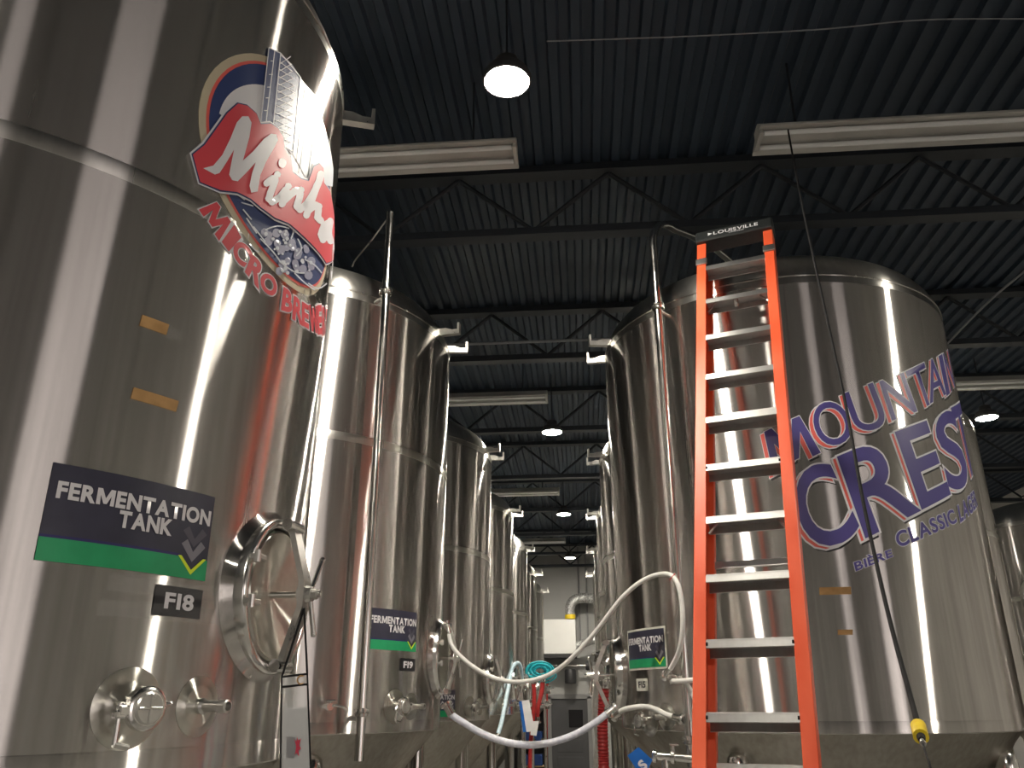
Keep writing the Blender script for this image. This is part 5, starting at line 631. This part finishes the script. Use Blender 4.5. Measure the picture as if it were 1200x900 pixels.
# round brewery logo on tank F18
cs, cz = -.22, 3.65
lg = decal('logo_decal', [ellipse(cs, cz, .435, .400)], 0, 'dc_tan', f18); lg['label'] = 'round brewery logo decal in navy, red, white and tan'
decal('red_ring', [ellipse(cs, cz, .410, .376)], 1, 'dc_coral', lg)
decal('navy_ring', [ellipse(cs, cz, .400, .366)], 2, 'dc_navy', lg)
decal('white_disc', [ellipse(cs, cz-.02, .368, .300, 48, 0, pi)], 3, 'dc_white', lg)
decal('hop_cones', D_HOPS[0::2], 4, 'dc_hop', lg); decal('hop_scales', D_HOPS[1::2], 5, 'dc_pale', lg)['kind'] = 'stuff'; decal('barley_lines', D_BARLEY, 5, 'dc_pale', lg)
decal('city_view', [D_CITY], 4, 'dc_pale', lg)
decal('tower', [D_TOWER, D_LATTICE], 5, 'dc_navy', lg); decal('tower_lines', D_LINES, 6, 'dc_white', lg)
decal('ribbon_edge', [grow(D_RIBBON, .010)], 7, 'dc_white', lg); decal('ribbon_line', [grow(D_RIBBON, .0045)], 8, 'dc_navy', lg)
decal('ribbon', [D_RIBBON], 9, 'dc_red', lg); decal('script_lettering', [D_M]+D_SCRIPT, 10, 'dc_white', lg)
for wd, its in (('MICRO', D_MICRO[:5]), ('BREWERY', D_MICRO[5:])):
    mt = decal('arched_word', letters(its, .085), 1, 'dc_white', f18); mt['label'] = 'red arched lettering %s with white outline' % wd
    decal('letter_fill', letters(its, .040), 2, 'dc_red', mt)

# MOUNTAIN CREST lettering on the right tank
bigsh = (-.023, -.015)
for wd, its, fo, ed in (('MOUNTAIN', D_BIG[:8], .004, .022), ('CREST', D_BIG[8:], .016, .032)):
    bl = decal('big_word', letters(its, ed-.004, (-.014, -.025)), 0, 'dc_black', r1); bl['label'] = 'big slanted word %s in violet blue with red shadow and white edge' % wd
    decal('letter_edge', letters(its, ed, bigsh), 1, 'dc_white', bl); decal('letter_side', letters(its, fo, bigsh), 2, 'dc_coral', bl)
    decal('letter_edge', letters(its, ed), 3, 'dc_white', bl); decal('letter_face', letters(its, fo), 4, 'dc_blue', bl)
for it in D_SMALL:
    sl = decal('small_word', letters([it], .062), 1, 'dc_white', r1); sl['label'] = 'small word %s in dark blue with white edge' % it[0]
    decal('letter_face', letters([it], .030), 2, 'dc_blue', sl)

# lower pipework of the right tank
pm = empty('pipe_manifold', (RXC, RYC, 0), 0, 'small steel pipe manifold with clamps below the lettered tank', 'pipework')
def loc(x, y, z): return (x-RXC, y-RYC, z)
MB().cyl(loc(.34, 4.72, 1.683), loc(.62, 4.66, 1.665), .020, n=12).build('cross_pipe', 'polished', pm)
for x in (.35, .44, .56): MB().lathe([(.022, -.012), (.032, -.008), (.032, .008), (.022, .012)], 16, axis_matrix(loc(x, 4.718-.2*(x-.35), 1.682-.06*(x-.35)), (1, -.2, -.06))).build('clamp', 'polished', pm, .5)
MB().cyl(loc(.44, 4.70, 1.68), loc(.44, 4.70, 1.73), .012, n=10).bbox(loc(.45, 4.70, 1.735), (.05, .016, .010), .003).build('valve_handle', 'polished', pm, .5)
MB().tube(crom([loc(.625, 4.62, 1.80), loc(.64, 4.62, 1.70), loc(.62, 4.63, 1.55), loc(.60, 4.66, .75), loc(.60, 4.66, .02)], 6), .020, 10).build('down_pipe', 'polished', pm)
MB().cyl(loc(.40, 4.71, 1.68), loc(.40, 4.71, .02), .018, n=10).build('support_leg', 'polished', pm)
MB().lathe([(0, -.014), (.034, -.014), (.038, -.008), (.038, .008), (.034, .014), (0, .014)], 24, axis_matrix(loc(.63, 4.60, 1.80), (-.15, -1, .1))).build('pressure_gauge', 'cast', pm, .5)

# ------------------------------------------------------------------ orange step ladder leaning on the right tank
lp = Vector((.98937, 4.49169, 4.43233)); la, ll = -.3366, .3992
rd = Vector((math.cos(la), math.sin(la), 0)); nn = Vector((-math.sin(la), math.cos(la), 0))
du = Vector((0, 0, 1))*math.cos(ll)+nn*math.sin(ll); dn = rd.cross(du)*-1   # dn: towards the tank
if dn.dot(nn) < 0: dn = -dn
ML = Matrix(((rd.x, dn.x, du.x, lp.x), (rd.y, dn.y, du.y, lp.y), (rd.z, dn.z, du.z, lp.z), (0, 0, 0, 1)))
foot_len = (lp.z-.02)/math.cos(ll)
ld = empty('step_ladder', (0, 0, 0), 0, 'tall orange fibreglass step ladder with aluminium steps and black top cap leaning on the tank', 'ladder')
base = ML @ Vector((0, 0, -foot_len)); ld.location = base
MLl = Matrix.Translation(-base) @ ML
def lad(mb, name, m, parent=None, smooth=.4):
    mb.v = [MLl @ v for v in mb.v]; return mb.build(name, m, parent or ld, smooth)
W = .174; RW = .056
for s in (-1, 1):
    x0 = s*(W+RW/2)
    m = MB(); zt, zb_ = .245, -foot_len+.06
    m.bbox((x0, .004, (zt+zb_)/2), (RW, .010, zt-zb_), .003)                      # front flange
    m.bbox((s*(W+RW-.005), .045, (zt+zb_)/2), (.010, .09, zt-zb_), .003)          # web
    m.bbox((x0+s*.012, .088, (zt+zb_)/2), (RW-.024, .008, zt-zb_), .003)          # rear flange
    ra = lad(m, 'rail', 'orange')
    lad(MB().bbox((x0, .05, -foot_len+.045), (RW+.02, .12, .08), .008), 'rubber_foot', 'black_rubber', ra)
    lad(MB().bbox((x0, -.004, .045), (RW+.014, .016, .055), .004), 'rail_bracket', 'alu', ra)
    m = MB(); m.bbox((s*(W+.012), .150, (.16+zb_)/2), (.040, .045, .16-zb_), .004)
    lad(m, 'rear_rail', 'orange')
nst = int((foot_len-.2)/.305)+1
for i in range(nst):
    z = -i*.305
    m = MB(); m.bbox((0, .014, z-.004), (2*W+.01, .028, .010), .003)              # front lip top
    m.bbox((0, .045, z+.002), (2*W+.01, .085, .006), .002)                        # tread
    m.bbox((0, .003, z-.018), (2*W+.01, .006, .038), .002)                        # front skirt
    m.bbox((0, .086, z-.020), (2*W+.01, .006, .044), .002)                        # rear skirt
    st = lad(m, 'step', 'alu', None, .3)
    for s in ((-1, 1) if i in (1, 6) else ()):
        lad(MB().cyl((s*(W-.045), .045, z-.004), (s*(W-.002), .045, z-.062), .006, n=8), 'brace', 'alu', st)
    for s in ((-1, 1) if i in (5, 8, 9, 10) else ()):
        lad(MB().cyl((s*(W+.002), .004, z-.018), (s*(W-.006), .004, z-.018), .009, n=10), 'rivet', 'black_rubber', st)
for i in range(5):
    z = -.2-i*.9; lad(MB().bbox((0, .150, z), (2*W+.03, .014, .035), .003), 'rear_brace', 'alu')
cap = lad(MB().bbox((0, .027, .270), (.475, .115, .095), .010), 'top_cap', 'cap_black')
v2, f2 = text2d('LOUISVILLE', .02)
m = MB(); tw, th = .27, .030
m.add([((u-.5)*tw+.015, -.0315, .270+(w-.5)*th) for u, w in v2], f2)
m.add([(-.155, -.0315, .285), (-.128, -.0315, .270), (-.155, -.0315, .254)], [(0, 1, 2)])
m.add([((u-.5)*.09+.02, -.0315, .270-.024+(w-.5)*.010) for u, w in v2], f2)
lt_ = lad(m, 'cap_lettering', 'dc_white', cap, 0); lt_['label'] = 'white lettering LOUISVILLE'
lad(MB().bbox((-.005, .030, -.350), (.022, .02, .05), .003).cyl((-.005, .016, -.350), (-.005, .012, -.350), .006, n=8), 'hanging_clip', 'cast')

# ------------------------------------------------------------------ hoses
def hose(name, pts, r, m, label, group=None, ends=True, k=8, ridged=0.):
    P = crom(pts, k); o = empty(name, P[-1] if P[-1].z < P[0].z else P[0], 0, label, 'hose', group); b = o.location.copy()
    Q = [p-b for p in P]; rad = [r*(1+ridged*(1 if i % 2 else -1)) for i in range(len(Q))] if ridged else r
    MB().tube(Q, rad, 12).build('hose_body', m, o)
    if ends:
        for a, c in ((Q[0], Q[1]), (Q[-1], Q[-2])):
            d = (c-a).normalized(); MB().cyl(a-d*.02, a+d*.05, r*1.25, n=14).lathe([(r*1.3, -.012), (r*1.9, -.008), (r*1.9, .008), (r*1.3, .012)], 16, axis_matrix(a-d*.02, d)).build('end_fitting', 'polished', o, .5)
    return o
H_UP = [(-0.862, 5.45, 2.40), (-0.829, 5.433, 2.276), (-0.716, 5.417, 2.167), (-0.579, 5.4, 2.09), (-0.443, 5.35, 2.059), (-0.309, 5.3, 2.067), (-0.177, 5.25, 2.113), (-0.046, 5.183, 2.211), (0.085, 5.117, 2.342), (0.216, 5.05, 2.495), (0.318, 5.0, 2.581), (0.417, 4.95, 2.627), (0.495, 4.84, 2.62), (0.531, 4.76, 2.566), (0.548, 4.74, 2.457), (0.543, 4.74, 2.322), (0.52, 4.78, 2.204), (0.484, 4.85, 2.128), (0.453, 4.9, 2.085)]
h1 = hose('white_hose', H_UP, .0135, 'hose_white', 'long white hose looping from tank F19 across the aisle to the lettered tank')
tie = MB().torus(.022, .004, axis_matrix(Vector((0.513, 4.800, 2.600))-h1.location, (1, 0, -.9)), 16, 6); tie.build('red_tie', 'hose_red', h1)
hose('white_hose', [(0.461, 4.9, 2.072), (0.48, 4.863, 2.049), (0.531, 4.825, 2.047), (0.595, 4.788, 2.051), (0.643, 4.75, 2.037), (0.666, 4.712, 2.002), (0.664, 4.675, 1.943), (0.64, 4.637, 1.878), (0.615, 4.62, 1.826)], .014, 'hose_white', 'short white hose curling behind the ladder rail')
hose('white_hose', [(0.476, 4.9, 2.08), (0.523, 4.875, 2.062), (0.559, 4.85, 2.026), (0.58, 4.825, 1.974), (0.598, 4.80, 1.909), (.60, 4.78, 1.80)], .012, 'hose_white', 'thin white hose dropping just left of the ladder rail')
hose('white_hose', [(0.181, 5.35, 1.868), (0.221, 5.3, 1.897), (0.279, 5.25, 1.911), (0.341, 5.2, 1.916), (0.396, 5.1, 1.903), (0.443, 5.0, 1.877), (0.511, 4.9, 1.857)], .015, 'hose_white', 'arched white hose low on the lettered tank under its sign')
hose('clear_hose', [(-0.860, 5.5, 1.913), (-0.829, 5.5, 1.868), (-0.748, 5.5, 1.819), (-0.668, 5.5, 1.775), (-0.572, 5.5, 1.736), (-0.456, 5.5, 1.707), (-0.326, 5.51, 1.697), (-0.195, 5.52, 1.716), (-0.063, 5.53, 1.759), (0.07, 5.54, 1.831), (0.168, 5.55, 1.9)], .021, 'hose_clear', 'thick clear hose sagging low across the aisle between the two rows')
GH = 'hoses hanging by the left row'
hose('pale_blue_hose', [(-0.837, 11.8, 2.10), (-.840, 11.7, 2.33), (-0.879, 11.6, 2.421), (-0.942, 11.4, 2.35), (-0.96, 11.2, 2.168), (-0.99, 11.0, 1.944), (-1.02, 10.8, 1.721), (-1.06, 10.6, 1.538)], .026, 'hose_blue', 'pale blue hose hooked over a fitting in the left row', GH)
hose('red_hose', [(-0.699, 12.0, 2.214), (-0.69, 12.0, 2.017), (-0.705, 12.0, 1.748), (-0.744, 12.0, 1.431), (-0.759, 12.0, 1.12), (-0.772, 12.0, .6), (-.78, 12.05, .03)], .028, 'hose_red', 'red hose hanging straight down beside the white tag, thicker of two', GH)
hose('red_hose', [(-0.555, 13.0, 2.235), (-0.575, 13.0, 1.847), (-0.583, 13.0, 1.387), (-0.592, 13.0, 0.885), (-.60, 13.0, .03)], .024, 'hose_red', 'thin red hose hanging nearest the end door in the left row', GH)
hose('red_hose', [(-0.57, 12.1, 2.236), (-0.597, 12.1, 2.05), (-0.646, 12.08, 1.855), (-.66, 12.1, 1.7)], .03, 'hose_red', 'short red hose slanting under the teal coil', GH)
hose('red_hose', [(0.176, 8.0, 2.10), (0.159, 8.0, 1.885), (0.146, 8.0, 1.743), (0.144, 8.0, 1.535), (0.143, 8.0, 1.33), (.14, 8.0, .7), (.13, 8.0, .04)], .048, 'hose_red', 'ribbed red hose hanging beside the lettered tank', None, True, 14, .08)
hose('grey_hose', [(0.16, 8.25, 2.336), (0.127, 8.3, 2.107), (0.107, 8.3, 1.809), (0.122, 8.3, 1.591), (0.086, 8.3, 1.293), (.07, 8.3, .6), (.06, 8.3, .04)], .045, 'hose_grey', 'grey hose hanging behind the ribbed red hose')
# teal coil: a wound spiral of hose hung on a hook
co = empty('coiled_hose', (-.614, 12.2, 2.21), 0, 'teal coiled hose hung as a round bundle in the aisle', 'hose')
turns = 9; P = []
for i in range(turns*22+1):
    t = i/22*2*pi; q = .05+.118*(i/(turns*22)); P.append((q*1.25*math.cos(t), .03*math.sin(i*.37)+random.uniform(-.012, .012), .13+q*.78*math.sin(t)))
MB().tube(P, .011, 7).build('coil', 'hose_teal', co)
MB().tube(crom([(.18, 0, .13), (.22, .02, .05), (.10, .03, -.02), (-.02, .02, -.01)], 6), .010, 7).build('loose_end', 'hose_teal', co)
ml = empty('valve_manifold', (-.75, 12.3, 0), 0, 'steel valve manifold on posts beside the left row, hung with hoses', 'manifold')
for x in (-.13, .19): MB().cyl((x, 0, 0), (x, 0, 2.28), .022, n=10).build('post', 'cast', ml)
for z in (2.28, 1.90, 1.42, 1.05): MB().cyl((-.20, 0, z), (.27, 0, z), .022, n=10).build('header_pipe', 'polished', ml)
for x, z in ((-.05, 2.28), (.10, 2.28), (.24, 2.1), (.0, 1.90), (.22, 1.90), (.02, 1.42), (.16, 1.42)):
    MB().cyl((x, -.02, z), (x, -.10, z), .026, n=10).bbox((x+.03, -.11, z+.01), (.10, .015, .018), .003).cyl((x, 0, z-.06), (x, 0, z+.05), .03, n=10).build('valve', 'polished', ml, .5)
def flat_tag(name, P4, label, m, hang, edge=None):
    a, b, c, d = [Vector(p) for p in P4]; n = (b-a).cross(d-a).normalized()*.004
    o = empty(name, (a+b+c+d)/4, 0, label, 'tag'); L_ = [p-o.location for p in (a, b, c, d)]
    MB().add(L_+[p+n for p in L_], [(0, 1, 2, 3), (7, 6, 5, 4), (0, 4, 5, 1), (1, 5, 6, 2), (2, 6, 7, 3), (3, 7, 4, 0)]).build('card', m, o, 0)
    if edge:
        q = [L_[0], L_[0].lerp(L_[1], .28), L_[3].lerp(L_[2], .28), L_[3]]; k = -n*.4
        MB().add([p+k for p in q]+[p+k*1.5 for p in q], [(0, 1, 2, 3), (7, 6, 5, 4), (0, 4, 5, 1), (1, 5, 6, 2), (2, 6, 7, 3), (3, 7, 4, 0)]).build('blue_edge', edge, o, 0)
    MB().tube([L_[0].lerp(L_[1], .5), Vector(hang)-o.location], .004, 6).build('string', 'black_rubber', o)
    return o
flat_tag('hanging_tag', [(-0.863, 11.5, 1.943), (-0.729, 11.5, 1.963), (-0.656, 11.5, 1.583), (-0.81, 11.5, 1.573)], 'white card tag with blue edge hanging in the left row', 'paper', (-.855, 11.68, 2.36), 'blue_sign')
flat_tag('hanging_tag', [(-0.729, 11.9, 1.695), (-0.625, 11.9, 1.695), (-0.662, 11.9, 1.515), (-0.742, 11.9, 1.525)], 'small plain white tag hanging beside the red hoses', 'paper', (-.67, 12.285, 1.905))
# blue board propped below the right tank
bb = empty('blue_board', (.28, 4.86, 1.62), 0, 'tilted blue board with white marks below the lettered tank', 'board')
Q = [Vector(p)-Vector((.28, 4.86, 1.62)) for p in ((0.215, 4.86, 1.675), (0.277, 4.86, 1.716), (0.346, 4.86, 1.654), (0.290, 4.86, 1.560))]
MB().add(Q+[q+Vector((0, .012, 0)) for q in Q], [(0, 1, 2, 3), (7, 6, 5, 4), (0, 4, 5, 1), (1, 5, 6, 2), (2, 6, 7, 3), (3, 7, 4, 0)]).build('panel', 'blue_sign', bb, 0)
v5, f5 = text2d('S', .05)
Mt = Matrix.Rotation(-.75, 4, 'Y')
for dx, dz in ((.012, .010), (.038, -.030)):
    MB().add([Mt @ Vector(((u-.5)*.028, 0, (w-.5)*.045))+Vector((dx, -.002, dz)) for u, w in v5], f5).build('lettering', 'dc_white', bb, 0)
MB().cyl((0, .006, -.06), (.02, .006, -.30), .008, n=8).build('stake', 'cast', bb)

# ------------------------------------------------------------------ document sleeve hung on the F18 hatch
sv = empty('document_sleeve', (-.80, 2.42, 1.60), 0, 'clear plastic document sleeve with black cord hanging from the F18 hatch handle', 'document sleeve')
b = sv.location
def S_(p): return Vector(p)-b
A, B_, Cc, D = S_((-.858, 2.43, 2.016)), S_((-.775, 2.40, 2.023)), S_((-.722, 2.40, 1.60)), S_((-.824, 2.43, 1.60))
def slab(P4, t, name, m, parent=sv):
    n = (P4[1]-P4[0]).cross(P4[3]-P4[0]).normalized()*t
    return MB().add(list(P4)+[p+n for p in P4], [(0, 1, 2, 3), (7, 6, 5, 4), (0, 4, 5, 1), (1, 5, 6, 2), (2, 6, 7, 3), (3, 7, 4, 0)]).build(name, m, parent, 0)
slab([A, B_, Cc, D], .0015, 'plastic_pouch', 'sleeve')
def uv(u, v, o=.0): 
    p = (A*(1-u)+B_*u)*(1-v)+(D*(1-u)+Cc*u)*v; n = (B_-A).cross(D-A).normalized(); return p+n*o
pp = slab([uv(.06, .20, .003), uv(.95, .20, .003), uv(.95, 1, .003), uv(.06, 1, .003)], .0012, 'paper_sheet', 'paper')
sg = -1 if (B_-A).cross(D-A).y > 0 else 1
for (u0, u1, v0, v1, m) in ((.22, .50, .38, .50, 'print_grey'), (.25, .45, .66, .73, 'print_grey'), (.5, .72, .38, .50, 'print_red'), (.42, .80, .70, .86, 'print_blue')):
    of = -.0028 if sg < 0 else .0062
    if m == 'print_red':
        poly = [uv(u0+(u1-u0)*a, v0+(v1-v0)*c, of) for a, c in ((0, .1), (.3, .25), (.4, 0), (.6, .2), (1, .1), (.75, .45), (1, .6), (.6, .7), (.7, 1), (.3, .8), (.05, .9), (.25, .5))]
    elif m == 'print_blue': poly = [uv(u0+(u1-u0)*a, v0+(v1-v0)*c, of) for a, c in ((0, .5), (.75, 0), (1, .7), (.6, 1), (0, .9))]
    else: poly = [uv(u0, v0, of), uv(u1, v0, of), uv(u1, v1, of), uv(u0, v1, of)]
    MB().add(poly, [tuple(range(len(poly)))]).build('print', m, pp, 0)
hub = S_((-.815, 2.445, 2.206))
for e in (A, B_): MB().tube([hub, hub.lerp(e, .5), e], .0035, 6).build('cord', 'black_rubber', sv)
for e0, e1 in ((A, D), (B_, Cc)): MB().tube([e0, e1], .0028, 6).build('binding', 'black_rubber', sv)
for v in (0., .065): MB().tube([uv(0, v), uv(1, v)], .0030, 6).build('binding', 'black_rubber', sv)
MB().torus(.011, .0022, axis_matrix(uv(.78, .034, -.002 if sg < 0 else .004), (.3, -1, 0)), 16, 6).build('eyelet', 'masking', sv)

# ------------------------------------------------------------------ pendant cable with yellow tape
pc = empty('pendant_cable', (.763, 2.1, 1.60), 0, 'black pendant cable with yellow taped end hanging before the blue lettering', 'cable')
b = pc.location
P = crom([Vector(p)-b for p in ((1.400, 4.44, 5.322), (1.395, 4.42, 5.22), (1.351, 4.233, 4.635), (1.298, 3.967, 3.869), (1.239, 3.7, 3.235), (1.16, 3.433, 2.698), (1.094, 3.167, 2.25), (1.028, 2.9, 1.974), (0.945, 2.633, 1.865))], 8)
MB().tube(P, [.0055+.003*i/len(P) for i in range(len(P))], 10).build('cord', 'black_rubber', pc)
p0 = Vector((0.955, 2.665, 1.878))-b; p1 = Vector((0.925, 2.575, 1.853))-b
MB().cyl(p0, p1, .021, n=14).build('yellow_tape', 'yellow', pc, .5)
p2 = Vector((.893, 2.48, 1.840))-b; p3 = Vector((.763, 2.1, 1.80))-b
MB().cyl(p1, p1.lerp(p2, .55), .012, .009, 12).build('plug', 'black_rubber', pc, .5)
MB().cyl(p1.lerp(p2, .55), p2, .006, n=10).torus(.007, .002, axis_matrix(p2, (p2-p1)), 12, 6).build('metal_tip', 'cast', pc, .5)
MB().tube(crom([p2, p2.lerp(p3, .5), p3, p3+Vector((-.02, -.03, -.15))], 6), .003, 6).build('thin_lead', 'black_rubber', pc)

# hose on the low tank at the right edge
hose('clear_hose', [(3.74, 7.0, 2.72), (3.76, 6.95, 2.90), (3.86, 6.95, 3.05), (4.05, 7.0, 3.12)], .03, 'hose_grey', 'grey hose arching onto the low tank at the right edge')
